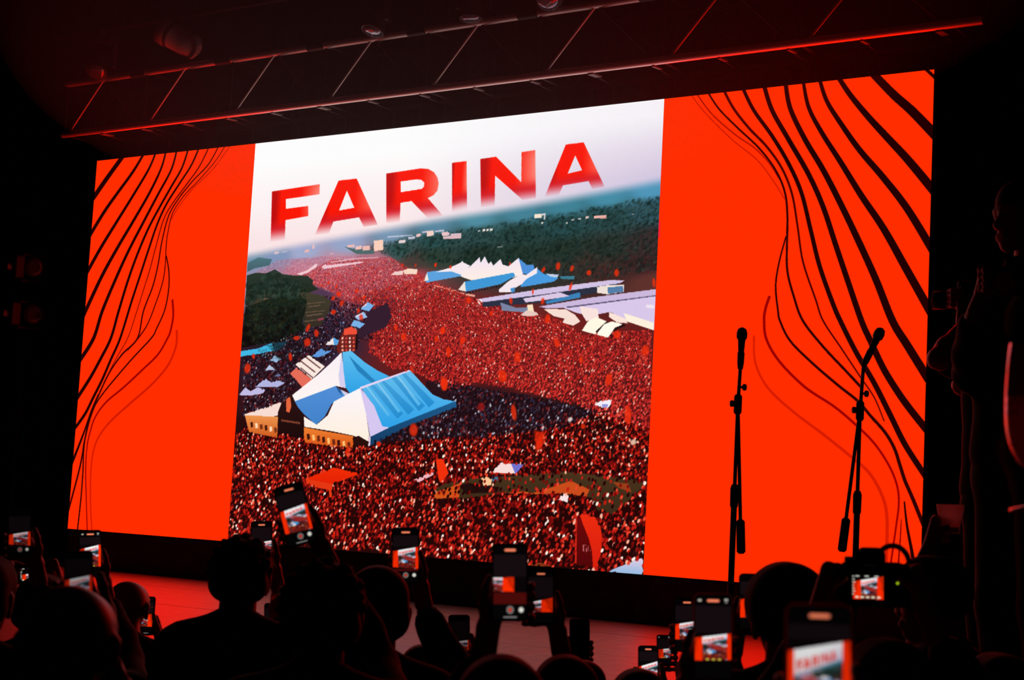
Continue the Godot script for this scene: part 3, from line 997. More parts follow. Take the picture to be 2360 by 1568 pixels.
# what a display shows: the wall as its camera sees it (x0, x1: where the wall's sides fall; top and foot at either side), with the camera's controls
func live_view(w: int, h: int, v: Array, controls: String) -> Image:
	var im := Image.create_empty(w, h, false, Image.FORMAT_RGBA8)
	im.fill(Color8(9, 5, 6))
	if controls != "camera":
		pixels(im, 0.0, 0.13, 1.0, maxf(0.0, minf(v[2], v[3]) - 0.13), Color8(20, 12, 15))
		pixels(im, 0.0, maxf(v[4], v[5]), 1.0, maxf(0.0, 0.8 - maxf(v[4], v[5])), Color8(70, 10, 8))
	for x in w:
		var u: float = ((x + 0.5) / w - v[0]) / (v[1] - v[0])
		if u < 0.0 or u >= 1.0:
			continue
		var top: float = lerpf(v[2], v[3], (x + 0.5) / w)
		var foot: float = lerpf(v[4], v[5], (x + 0.5) / w)
		for y in range(maxi(0, floori(top * h)), mini(h, ceili(foot * h))):
			var t := ((y + 0.5) / h - top) / (foot - top)
			if t >= 0.0 and t < 1.0:
				im.set_pixel(x, y, picture.get_pixel(int(u * 255.9), int(t * 109.9)))
	if controls == "camera":
		for k in 7:
			pixels(im, 0.03, 0.06 + k * 0.12, 0.05 + 0.02 * (k % 3), 0.05, Color8(200, 205, 190))
		for k in 5:
			pixels(im, 0.12 + k * 0.17, 0.88, 0.1, 0.07, Color8(225, 225, 195))
		for k in 3:
			pixels(im, 0.12 + k * 0.3, 0.04, 0.12, 0.05, Color8(210, 215, 200))
		return im
	pixels(im, 0.0, 0.0, 1.0, 0.115, Color8(4, 3, 4))
	if not "open" in controls:
		pixels(im, 0.0, 0.8, 1.0, 0.2, Color8(5, 4, 5))
	if "pill" in controls:
		pixels(im, 0.36, 0.045, 0.28, 0.036, Color8(255, 134, 96))
		disc(im, 0.36, 0.063, 0.035, Color8(255, 134, 96))
		disc(im, 0.64, 0.063, 0.035, Color8(255, 134, 96))
	if "shutter" in controls:
		disc(im, 0.5, 0.87, 0.1, Color8(210, 205, 200))
		disc(im, 0.5, 0.87, 0.075, Color8(40, 20, 20))
		disc(im, 0.5, 0.87, 0.05, Color8(226, 60, 40))
		disc(im, 0.84, 0.87, 0.075, Color8(224, 222, 210))
	if "icons" in controls:
		pixels(im, 0.08, 0.05, 0.1, 0.03, Color8(190, 185, 170))
		pixels(im, 0.82, 0.04, 0.1, 0.02, Color8(200, 198, 190))
		pixels(im, 0.84, 0.075, 0.07, 0.015, Color8(170, 165, 160))
		for k in 3:
			pixels(im, 0.3 + k * 0.17, 0.77, 0.08, 0.02, Color8(220, 200, 70))
	if "bar" in controls:
		pixels(im, 0.3, 0.965, 0.4, 0.012, Color8(150, 146, 146))
	return im

func smartphone(d: Dictionary) -> Transform3D:
	var xf := at(d.at, d.turn)
	var o := thing("smartphone", d.label, "phone", d.at, d.get("group", ""))
	o.basis = xf.basis
	var w: float = d.w
	var h: float = d.h
	part("body", slab(w, h, 0.0085, w * 0.16, 0.002), M[d.get("shell", "phone")], o)
	var glass := part("display", slab(w * 0.93, h * 0.965, 0.0006, w * 0.13, 0.0002), M.phone, o, at(v3(0, 0, 0.0045)))
	if d.view.size():
		var q := QuadMesh.new()
		q.size = Vector2(w * 0.9, h * 0.94)
		part("lit_screen", q, glowing(live_view(72, 148, d.view, d.controls), d.glow), glass, at(v3(0, 0, 0.0005)))
	var bump := part("camera_bump", slab(w * 0.45, w * 0.45, 0.003, w * 0.1, 0.0008), M[d.get("shell", "phone")], o, at(v3(w * 0.22, h / 2 - w * 0.3, -0.0056)))
	for k in 2:
		part("lens", lathe([[0.007, 0.0], [0.007, 0.0018], [0.0, 0.0019]], 12), M.lamp_glass, bump, at(v3(0.007 - 0.014 * k, 0.007 - 0.014 * k, -0.0012), v3(-90, 0, 0)))
	part("side_button", box(v3(0.0012, 0.012, 0.003)), M.dark_alloy, o, at(v3(w / 2, h * 0.2, 0)))
	return xf

func digital_camera(called: String, d: Dictionary) -> Transform3D:
	var xf := at(d.at, d.turn)
	var o := thing(called, d.label, "camera", d.at)
	o.basis = xf.basis
	var big: bool = called == "digital_slr_camera"
	var w := 0.145 if big else 0.106
	var h := 0.098 if big else 0.064
	part("body", slab(w, h, 0.055 if big else 0.026, 0.02 if big else 0.008, 0.006), M.leather, o)
	if big:
		part("viewfinder_hump", slab(0.062, 0.05, 0.06, 0.016, 0.01), M.leather, o, at(v3(-0.004, 0.055, -0.005)))
		part("eyepiece", slab(0.036, 0.026, 0.02, 0.008, 0.003), M.rubber, o, at(v3(-0.004, 0.052, 0.03)))
		part("grip", slab(0.036, 0.094, 0.05, 0.014, 0.01), M.rubber, o, at(v3(0.06, 0, -0.024)))
		part("mode_dial", lathe([[0.013, 0.0], [0.013, 0.009], [0.011, 0.011]], 16), M.black, o, at(v3(-0.048, 0.048, 0)))
	var reach := 0.12 if big else 0.03
	var lens := part("lens", lathe([[0.034, 0.0], [0.036, 0.01], [0.036, reach * 0.5], [0.041, reach * 0.6], [0.041, reach], [0.036, reach], [0.033, reach - 0.012]], 24), M.rubber, o, at(v3(-0.006, -0.004, -0.026 if big else -0.012), v3(-90, 0, 0)))
	part("front_glass", lathe([[0.034, reach - 0.012], [0.02, reach - 0.006], [0.0, reach - 0.004]], 20), M.lamp_glass, lens)
	if d.get("ring", false):
		tag(part("ring", lathe([[0.0405, reach * 0.86], [0.0425, reach * 0.87], [0.0425, reach * 0.95], [0.0405, reach * 0.96]], 28), M.gold, lens), "gold ring round the lens")
	var back := part("display", slab(w * (0.52 if big else 0.62), h * (0.6 if big else 0.78), 0.003, 0.003, 0.001), M.phone, o, at(v3(-w * 0.08, -h * 0.06, 0.029 if big else 0.014)))
	if d.view.size():
		var q := QuadMesh.new()
		q.size = Vector2(w * (0.47 if big else 0.56), h * (0.54 if big else 0.7))
		part("lit_screen", q, glowing(live_view(96, 68, d.view, "camera"), d.glow), back, at(v3(0, 0, 0.002)))
	if d.get("lamp", false):
		var m := material(Color(0.1, 0.1, 0.02), 0.4)
		m.emission_enabled = true
		m.emission = Color8(170, 200, 20)
		m.emission_energy_multiplier = 0.9
		part("lamp", lathe([[0.003, 0.0], [0.003, 0.002], [0.0, 0.003]], 10), m, o, at(v3(w * 0.36, 0.004, 0.028), v3(90, 0, 0)))
	for k in 4:
		part("button", lathe([[0.004, 0.0], [0.004, 0.0015], [0.0, 0.002]], 10), M.black, o, at(v3(w * 0.38, -0.012 - k * 0.009 if big else -0.004 - k * 0.006, 0.0275 if big else 0.013), v3(90, 0, 0)))
	if d.get("strap", false):
		var pts := []
		var rad := []
		for k in 15:
			var t := PI * k / 14.0
			pts.append(v3(w / 2 - 0.03 - 0.035 * cos(t), h / 2 - 0.004 + 0.04 * sin(t), 0.01 - 0.004 * k / 14.0))
			rad.append(0.006)
		part("strap", tube(pts, rad, 8), M.leather, o)
	return xf

func hand_at(device: Transform3D, kind: String, side: String, half_width := 0.0725) -> Array:
	return [kind, device if kind == "phone" else device * Transform3D(Basis(), v3(half_width if side == "right" else -half_width, 0, 0))]

func build_crowd() -> void:
	make_kit()
	for g in crowd_list:
		var hands := {}
		for d in g.get("holds", []):
			var xf: Transform3D
			if d.kind == "phone":
				xf = smartphone(d)
				hands[d.side] = hand_at(xf, "phone", d.side)
			elif d.kind == "glass":
				xf = tulip_glass(d)
				hands[d.side] = hand_at(xf * at(v3(0, -0.1, 0)), "hold", d.side, 0.012)
			elif d.kind == "cup":
				xf = plastic_cup(d)
				hands[d.side] = hand_at(xf * at(v3(0, -0.035, 0)), "hold", d.side, 0.022)
			else:
				xf = digital_camera(d.kind, d)
				for side in d.side.split("+"):
					hands[side] = hand_at(xf, "hold", side, 0.0725 if d.kind == "digital_slr_camera" else 0.053)
		g.hands = hands
		person(g)

func plastic_cup(d: Dictionary) -> Transform3D:
	var xf := at(d.at, d.turn)
	var o := thing("plastic_cup", d.label, "cup", d.at)
	o.basis = xf.basis
	var m := material(Color(0.95, 0.93, 0.92, 0.6), 0.4)
	m.transparency = BaseMaterial3D.TRANSPARENCY_ALPHA
	m.backlight_enabled = true
	m.backlight = Color(1.0, 0.98, 0.97)
	part("wall", lathe([[0.0, -0.045], [0.028, -0.045], [0.03, -0.02], [0.041, 0.03], [0.042, 0.045]], 24, true, false), m, o)
	part("rim", lathe([[0.0415, 0.043], [0.0435, 0.0445], [0.0435, 0.0465], [0.041, 0.047]], 24), m, o)
	var beer := material(Color(0.7, 0.45, 0.2), 0.2)
	part("drink", lathe([[0.0255, -0.041], [0.0272, -0.024], [0.0, -0.0235]], 20), beer, o)
	return xf


# a big clear glass with a cloudy drink in its bowl
func tulip_glass(d: Dictionary) -> Transform3D:
	var xf := at(d.at, d.turn)
	var o := thing("tulip_glass", d.label, "glass", d.at)
	o.basis = xf.basis
	var clear := material(Color(0.95, 0.95, 0.97, 0.12), 0.05)
	clear.transparency = BaseMaterial3D.TRANSPARENCY_ALPHA
	var drink := material(Color(0.95, 0.72, 0.5), 0.15)
	drink.backlight_enabled = true
	drink.backlight = Color(0.9, 0.7, 0.5)
	var bowl := []
	var fill := []
	for k in 15:
		var t := k / 14.0
		var y := lerpf(-0.092, 0.1, t)
		var r := 0.0425 * sqrt(maxf(0.0, 1.0 - pow((y + 0.006) / 0.0875, 2))) if y < 0.0 else 0.0424 - 0.7 * y * y
		bowl.append([r, y])
		if y < 0.02:
			fill.append([maxf(r - 0.0012, 0.0004), y + 0.0012])
	part("bowl", lathe(bowl, 40, true, false), clear, o)
	part("drink", lathe(fill, 40), drink, o)
	part("stem", lathe([[0.036, -0.152], [0.036, -0.149], [0.008, -0.142], [0.005, -0.12], [0.006, -0.1], [0.012, -0.09]], 24), clear, o)
	for row in [[0.012, 8, 0.007], [-0.004, 5, 0.004], [-0.052, 3, 0.003]]:
		var pts := []
		var rad := []
		for k in row[1]:
			var a: float = 2.75 - 0.16 * k
			var y: float = row[0] + (row[2] if k % 2 else -row[2])
			var r := (0.0425 * sqrt(maxf(0.0, 1.0 - pow((y + 0.006) / 0.0875, 2))) if y < 0.0 else 0.0424 - 0.7 * y * y) + 0.0005
			pts.append(v3(cos(a) * r, y, sin(a) * r))
			rad.append(0.0008)
		part("print", tube(pts, rad, 6), M.black, o)
	return xf

# ---------------------------------------------------------------- the crowd: where each stands and what each holds
var crowd_list := [
	{"head": Vector3(5.471, 0.515, 8.220), "look": Vector3(0.000, 1.600, 0.000), "label": "person with a closely shaved head in front of the dim phone", "hair": "bald", "shirt": "black", "sleeves": "short", "skin": "dark", "holds": [
		{"kind": "phone", "side": "right", "at": Vector3(5.252, 0.628, 8.019), "turn": Vector3(-3.5, 48.8, 4.4), "label": "small black smartphone with a dim picture, held over a shaved head", "w": 0.0575, "h": 0.116, "view": [-0.15, 1.25, 0.5, 0.42, 0.86, 0.9], "controls": "", "glow": 0.30}]},
	{"head": Vector3(3.460, 0.374, 6.593), "look": Vector3(0.000, 1.600, 0.000), "label": "dark-haired person aiming a compact camera with both hands", "hair": "short", "shirt": "black", "sleeves": "long", "holds": [
		{"kind": "compact_camera", "side": "right+left", "at": Vector3(3.174, 0.486, 6.412), "turn": Vector3(-3.3, 50.3, 4.6), "label": "black compact camera whose screen is framed by pale readings", "w": 0.0735, "h": 0.152, "view": [0.12, 1.0, 0.52, 0.42, 0.95, 0.98], "controls": "pill", "glow": 1.00}]},
	{"head": Vector3(4.132, 0.475, 7.364), "look": Vector3(0.000, 1.600, 0.000), "label": "dark-clad person raising a phone beside the unlit wing", "hair": "short", "shirt": "black", "sleeves": "long", "holds": [
		{"kind": "phone", "side": "right", "at": Vector3(3.974, 0.661, 7.129), "turn": Vector3(-2.0, 50.8, 4.6), "label": "black smartphone showing a small low picture of the wall, red glint on its edge", "w": 0.0655, "h": 0.134, "view": [-0.12, 1.2, 0.53, 0.47, 0.75, 0.79], "controls": "shutter", "glow": 0.45}]},
	{"head": Vector3(3.901, 0.354, 6.777), "look": Vector3(0.000, 1.600, 0.000), "label": "long-sleeved person reaching up from behind the shaved head", "hair": "short", "shirt": "black", "sleeves": "long", "holds": [
		{"kind": "phone", "side": "right", "at": Vector3(3.674, 0.585, 6.595), "turn": Vector3(-2.6, 48.4, 4.4), "label": "black smartphone with the brightest picture, bordered by an orange stripe and icons", "w": 0.0735, "h": 0.152, "view": [-0.1, 1.22, 0.4, 0.3, 0.78, 0.84], "controls": "pill icons", "glow": 1.00}]},
	{"head": Vector3(3.166, 0.343, 5.938), "look": Vector3(0.000, 1.600, 0.000), "label": "balding person in glasses bent over a slanted phone", "hair": "bald", "shirt": "black", "sleeves": "long", "glasses": true, "holds": [
		{"kind": "phone", "side": "right", "at": Vector3(2.964, 0.298, 5.645), "turn": Vector3(-2.9, -1.7, 3.6), "label": "smartphone seen edgewise with an orange picture, held by the person in glasses", "w": 0.0735, "h": 0.152, "view": [-0.6, 1.0, 0.5, 0.44, 0.8, 0.84], "controls": "pill bar", "glow": 0.90}]},
	{"head": Vector3(4.220, 0.527, 6.460), "look": Vector3(0.000, 1.600, 0.000), "label": "broad-shouldered person with bushy dark hair before the red deck", "hair": "bushy", "shirt": "black", "sleeves": "short", "holds": [
		{"kind": "phone", "side": "right", "at": Vector3(3.963, 0.639, 6.101), "turn": Vector3(-2.0, 42.6, 3.9), "label": "smartphone rising behind bushy hair, only a slip of its picture lit", "w": 0.0735, "h": 0.152, "view": [0.25, 1.5, 0.5, 0.44, 0.72, 0.76], "controls": "pill", "glow": 0.90}]},
	{"head": Vector3(3.459, 0.207, 5.601), "look": Vector3(0.000, 1.600, 0.000), "label": "person hidden behind the bushy-haired one holding a phone low", "hair": "short", "shirt": "black", "sleeves": "short", "holds": [
		{"kind": "phone", "side": "right", "at": Vector3(3.308, 0.292, 5.289), "turn": Vector3(-4.6, 42.0, 3.9), "label": "smartphone held low against a shoulder with a nearly black display", "w": 0.0735, "h": 0.152, "view": [-0.2, 1.6, 0.75, 0.7, 0.98, 1.0], "controls": "pill", "glow": 0.70, "shell": "case_clear"}]},
	{"head": Vector3(5.298, 0.522, 7.330), "look": Vector3(0.000, 1.600, 0.000), "label": "dark-haired person holding a phone aloft at a slant", "hair": "bushy", "shirt": "black", "sleeves": "long", "holds": [
		{"kind": "phone", "side": "right", "at": Vector3(5.048, 0.765, 7.165), "turn": Vector3(-0.9, 41.5, 17.8), "label": "smartphone tilted to one side with a clear small copy of the poster", "w": 0.0760, "h": 0.156, "view": [-0.22, 1.28, 0.4, 0.36, 0.78, 0.8], "controls": "pill shutter bar", "glow": 0.90}]},
	{"head": Vector3(5.011, 0.496, 6.769), "look": Vector3(0.000, 1.600, 0.000), "label": "person with swept dark hair filming with an upright phone", "hair": "short", "shirt": "black", "sleeves": "long", "holds": [
		{"kind": "phone", "side": "right", "at": Vector3(4.893, 0.656, 6.504), "turn": Vector3(-2.1, 37.6, 3.4), "label": "upright smartphone with a grey upper half above the poster's picture", "w": 0.0805, "h": 0.160, "view": [-0.12, 1.22, 0.42, 0.34, 0.72, 0.76], "controls": "pill shutter", "glow": 0.90}]},
	{"head": Vector3(6.106, 0.420, 7.777), "look": Vector3(0.000, 1.600, 0.000), "label": "person of whom only the crown shows below the largest dark phone", "hair": "short", "shirt": "black", "sleeves": "long", "holds": [
		{"kind": "phone", "side": "left", "at": Vector3(5.928, 0.666, 7.503), "turn": Vector3(-2.9, 33.8, 3.0), "label": "large black smartphone with a white shutter button and a violet-edged picture", "w": 0.0730, "h": 0.155, "view": [-0.75, 0.62, 0.44, 0.43, 0.62, 0.64], "controls": "pill shutter bar", "glow": 1.00}]},
	{"head": Vector3(5.693, 0.343, 6.894), "look": Vector3(0.000, 1.600, 0.000), "label": "dark-haired person stretching an arm across to a half-hidden phone", "hair": "short", "shirt": "black", "sleeves": "long", "holds": [
		{"kind": "phone", "side": "right", "at": Vector3(5.460, 0.585, 6.657), "turn": Vector3(-3.3, 32.7, 2.9), "label": "smartphone half hidden behind a larger one, orange at its edge", "w": 0.0695, "h": 0.142, "view": [-0.9, 0.98, 0.62, 0.52, 0.84, 0.86], "controls": "pill", "glow": 0.70}]},
	{"head": Vector3(4.683, 0.247, 6.111), "look": Vector3(0.000, 1.600, 0.000), "label": "short person with a faint red outline under the upright phone", "hair": "short", "shirt": "black", "sleeves": "short", "holds": [
		{"kind": "phone", "side": "right", "at": Vector3(4.546, 0.360, 5.731), "turn": Vector3(-4.9, 35.5, 3.2), "label": "dim smartphone in a pale case in front of the pink deck", "w": 0.0735, "h": 0.152, "view": [-0.2, 1.3, 0.62, 0.56, 0.8, 0.84], "controls": "", "glow": 0.22, "shell": "case_clear"}]},
	{"head": Vector3(4.866, 0.187, 5.432), "look": Vector3(0.000, 1.600, 0.000), "label": "person at the deck's edge holding up an unlit phone", "hair": "short", "shirt": "black", "sleeves": "long", "holds": [
		{"kind": "phone", "side": "left", "at": Vector3(4.699, 0.343, 5.200), "turn": Vector3(-4.7, 31.3, 2.8), "label": "unlit black smartphone standing out against the pink deck", "w": 0.0735, "h": 0.152, "view": [], "controls": "pill", "glow": 0.80}]},
	{"head": Vector3(5.324, 0.157, 5.786), "look": Vector3(0.000, 1.600, 0.000), "label": "person below the frame of a small low phone", "hair": "short", "shirt": "black", "sleeves": "short", "holds": [
		{"kind": "phone", "side": "right", "at": Vector3(5.148, 0.310, 5.499), "turn": Vector3(-5.5, 28.8, 2.5), "label": "low smartphone showing a tall slanted slice of the poster", "w": 0.0670, "h": 0.138, "view": [-0.3, 1.5, 0.5, 0.36, 0.85, 0.9], "controls": "pill", "glow": 1.00}]},
	{"head": Vector3(5.185, 0.230, 5.221), "look": Vector3(0.000, 1.600, 0.000), "label": "person behind the small low phone with a tiny display", "hair": "long", "shirt": "black", "sleeves": "short", "holds": [
		{"kind": "phone", "side": "left", "at": Vector3(4.950, 0.325, 5.028), "turn": Vector3(-4.9, 28.3, 2.5), "label": "tiny distant display with pale specks beside the low phone", "w": 0.0530, "h": 0.106, "view": [0.1, 1.6, 0.5, 0.45, 0.85, 0.9], "controls": "icons", "glow": 0.60}]},
	{"head": Vector3(5.639, 0.285, 6.437), "look": Vector3(0.000, 1.600, 0.000), "label": "dark-clad person behind the red-cased phone", "hair": "short", "shirt": "black", "sleeves": "long", "holds": [
		{"kind": "phone", "side": "right", "at": Vector3(5.561, 0.501, 6.031), "turn": Vector3(-4.0, 27.5, 2.4), "label": "smartphone overlapped by a red-cased one, violet tint in its picture", "w": 0.0735, "h": 0.152, "view": [-0.2, 1.3, 0.5, 0.42, 0.8, 0.84], "controls": "pill shutter", "glow": 0.85}]},
	{"head": Vector3(6.570, 0.394, 7.617), "look": Vector3(0.000, 1.600, 0.000), "label": "person holding up the phone in a red case", "hair": "short", "shirt": "black", "sleeves": "long", "holds": [
		{"kind": "phone", "side": "left", "at": Vector3(6.318, 0.589, 7.374), "turn": Vector3(-4.4, 26.6, 2.3), "label": "smartphone in a reddish case with a whole orange-sided picture", "w": 0.0765, "h": 0.165, "view": [-0.12, 1.22, 0.52, 0.46, 0.8, 0.78], "controls": "pill icons", "glow": 0.90, "shell": "case_red"}]},
	{"head": Vector3(6.007, 0.543, 6.340), "look": Vector3(5.207, 0.543, 5.340), "label": "person in a dark round beanie under the boldly striped panel", "hair": "beanie", "shirt": "black", "sleeves": "long", "holds": [
		{"kind": "phone", "side": "left", "at": Vector3(5.784, 0.584, 6.072), "turn": Vector3(-3.1, 25.3, 2.1), "label": "smartphone partly covered by a dark beanie, white and orange picture", "w": 0.0760, "h": 0.156, "view": [-0.2, 1.35, 0.46, 0.36, 0.82, 0.88], "controls": "shutter", "glow": 0.95}]},
	{"head": Vector3(7.057, 0.504, 8.781), "look": Vector3(0.000, 1.600, 0.000), "label": "person close by with a large blurred phone raised", "hair": "short", "shirt": "black", "sleeves": "long", "holds": [
		{"kind": "phone", "side": "right", "at": Vector3(6.994, 0.650, 8.453), "turn": Vector3(-5.4, 22.9, 1.9), "label": "large blurred smartphone in a red-rimmed case showing the poster close up", "w": 0.0775, "h": 0.160, "view": [-0.285, 1.255, 0.33, 0.24, 0.98, 0.98], "controls": "pill open", "glow": 0.70, "shell": "case_red"}]},
	{"head": Vector3(6.548, 0.458, 7.056), "look": Vector3(0.000, 1.600, 0.000), "label": "person photographing with a large black camera", "hair": "short", "shirt": "black", "sleeves": "long", "holds": [
		{"kind": "digital_slr_camera", "side": "right+left", "at": Vector3(6.417, 0.688, 6.808), "turn": Vector3(-2.2, 21.2, 1.7), "label": "black reflex camera with a bright rear screen and a green lamp", "w": 0.0735, "h": 0.152, "view": [0.05, 1.05, 0.3, 0.06, 1.0, 1.0], "controls": "pill", "glow": 0.95, "lamp": true, "strap": true}]},
	{"head": Vector3(6.027, 0.570, 5.297), "look": Vector3(5.027, 0.570, 5.197), "label": "person in a peaked cap holding up a cup", "hair": "cap", "shirt": "red", "sleeves": "short", "holds": [
		{"kind": "cup", "side": "left", "at": Vector3(6.026, 0.843, 5.149), "turn": Vector3(0.2, 18.6, 1.4), "label": "translucent plastic cup glowing red before the dark wing", "w": 0.0735, "h": 0.152, "view": [], "controls": "pill", "glow": 0.80}]},
	{"head": Vector3(5.578, 1.701, 3.249), "look": Vector3(4.578, 1.651, 2.949), "label": "photographer standing on the stage with a camera raised to the eye", "hair": "short", "shirt": "black", "sleeves": "short", "ground": 0.00, "holds": [
		{"kind": "digital_slr_camera", "side": "right+left", "at": Vector3(5.479, 1.803, 3.389), "turn": Vector3(1.1, 90.3, 7.8), "label": "black reflex camera held up against the dark wing", "w": 0.0735, "h": 0.152, "view": [], "controls": "pill", "glow": 0.80}]},
	{"head": Vector3(6.148, 1.855, 4.824), "look": Vector3(5.548, 1.755, 5.624), "label": "tall photographer at the stage edge with a camera before the chest", "hair": "short", "shirt": "black", "sleeves": "long", "ground": 0.00, "holds": [
		{"kind": "digital_slr_camera", "side": "right+left", "at": Vector3(6.204, 1.609, 5.121), "turn": Vector3(-8.4, -178.4, 1.0), "label": "reflex camera whose lens bears a gold ring", "w": 0.0735, "h": 0.152, "view": [], "controls": "pill", "glow": 0.80, "ring": true}]},
	{"head": Vector3(6.516, 0.391, 6.219), "look": Vector3(0.000, 1.600, 0.000), "label": "dark-clad person below the photographers, beside the big camera", "hair": "short", "shirt": "grey", "sleeves": "long"},
	{"head": Vector3(7.194, 0.707, 7.960), "look": Vector3(0.000, 1.600, 0.000), "label": "person at the side lifting a tulip glass into view", "hair": "short", "shirt": "grey", "sleeves": "long", "holds": [
		{"kind": "glass", "side": "right", "at": Vector3(7.033, 1.005, 7.765), "turn": Vector3(4.0, 16.0, 1.1), "label": "clear tulip glass with black print and a drink glowing red", "w": 0.0735, "h": 0.152, "view": [], "controls": "pill", "glow": 0.80}]},
]

# ---------------------------------------------------------------- the wall's pictures, in thousandths of each panel's width and height
var letters := [
	[[58, 128, 191, 120, 192, 145, 99, 150, 101, 175, 163, 172, 165, 197, 102, 203, 104, 253, 64, 255], []],
	[[242, 115, 290, 114, 353, 230, 317, 233, 303, 209, 235, 215, 225, 243, 187, 245], [266, 141, 289, 185, 248, 189]],
	[[367, 108, 454, 103, 473, 106, 488, 115, 497, 128, 501, 142, 499, 159, 490, 169, 476, 175, 516, 219, 480, 223, 436, 179, 408, 181, 409, 227, 375, 228], [405, 130, 444, 128, 457, 130, 465, 137, 465, 147, 460, 152, 449, 153, 407, 156]],
	[[531, 97, 566, 96, 574, 212, 538, 212], []],
	[[599, 94, 636, 92, 698, 156, 695, 87, 726, 85, 733, 194, 703, 196, 636, 135, 639, 205, 607, 206], []],
	[[794, 79, 833, 78, 883, 180, 857, 183, 848, 165, 792, 170, 784, 191, 753, 192], [816, 105, 833, 140, 801, 145]],
]
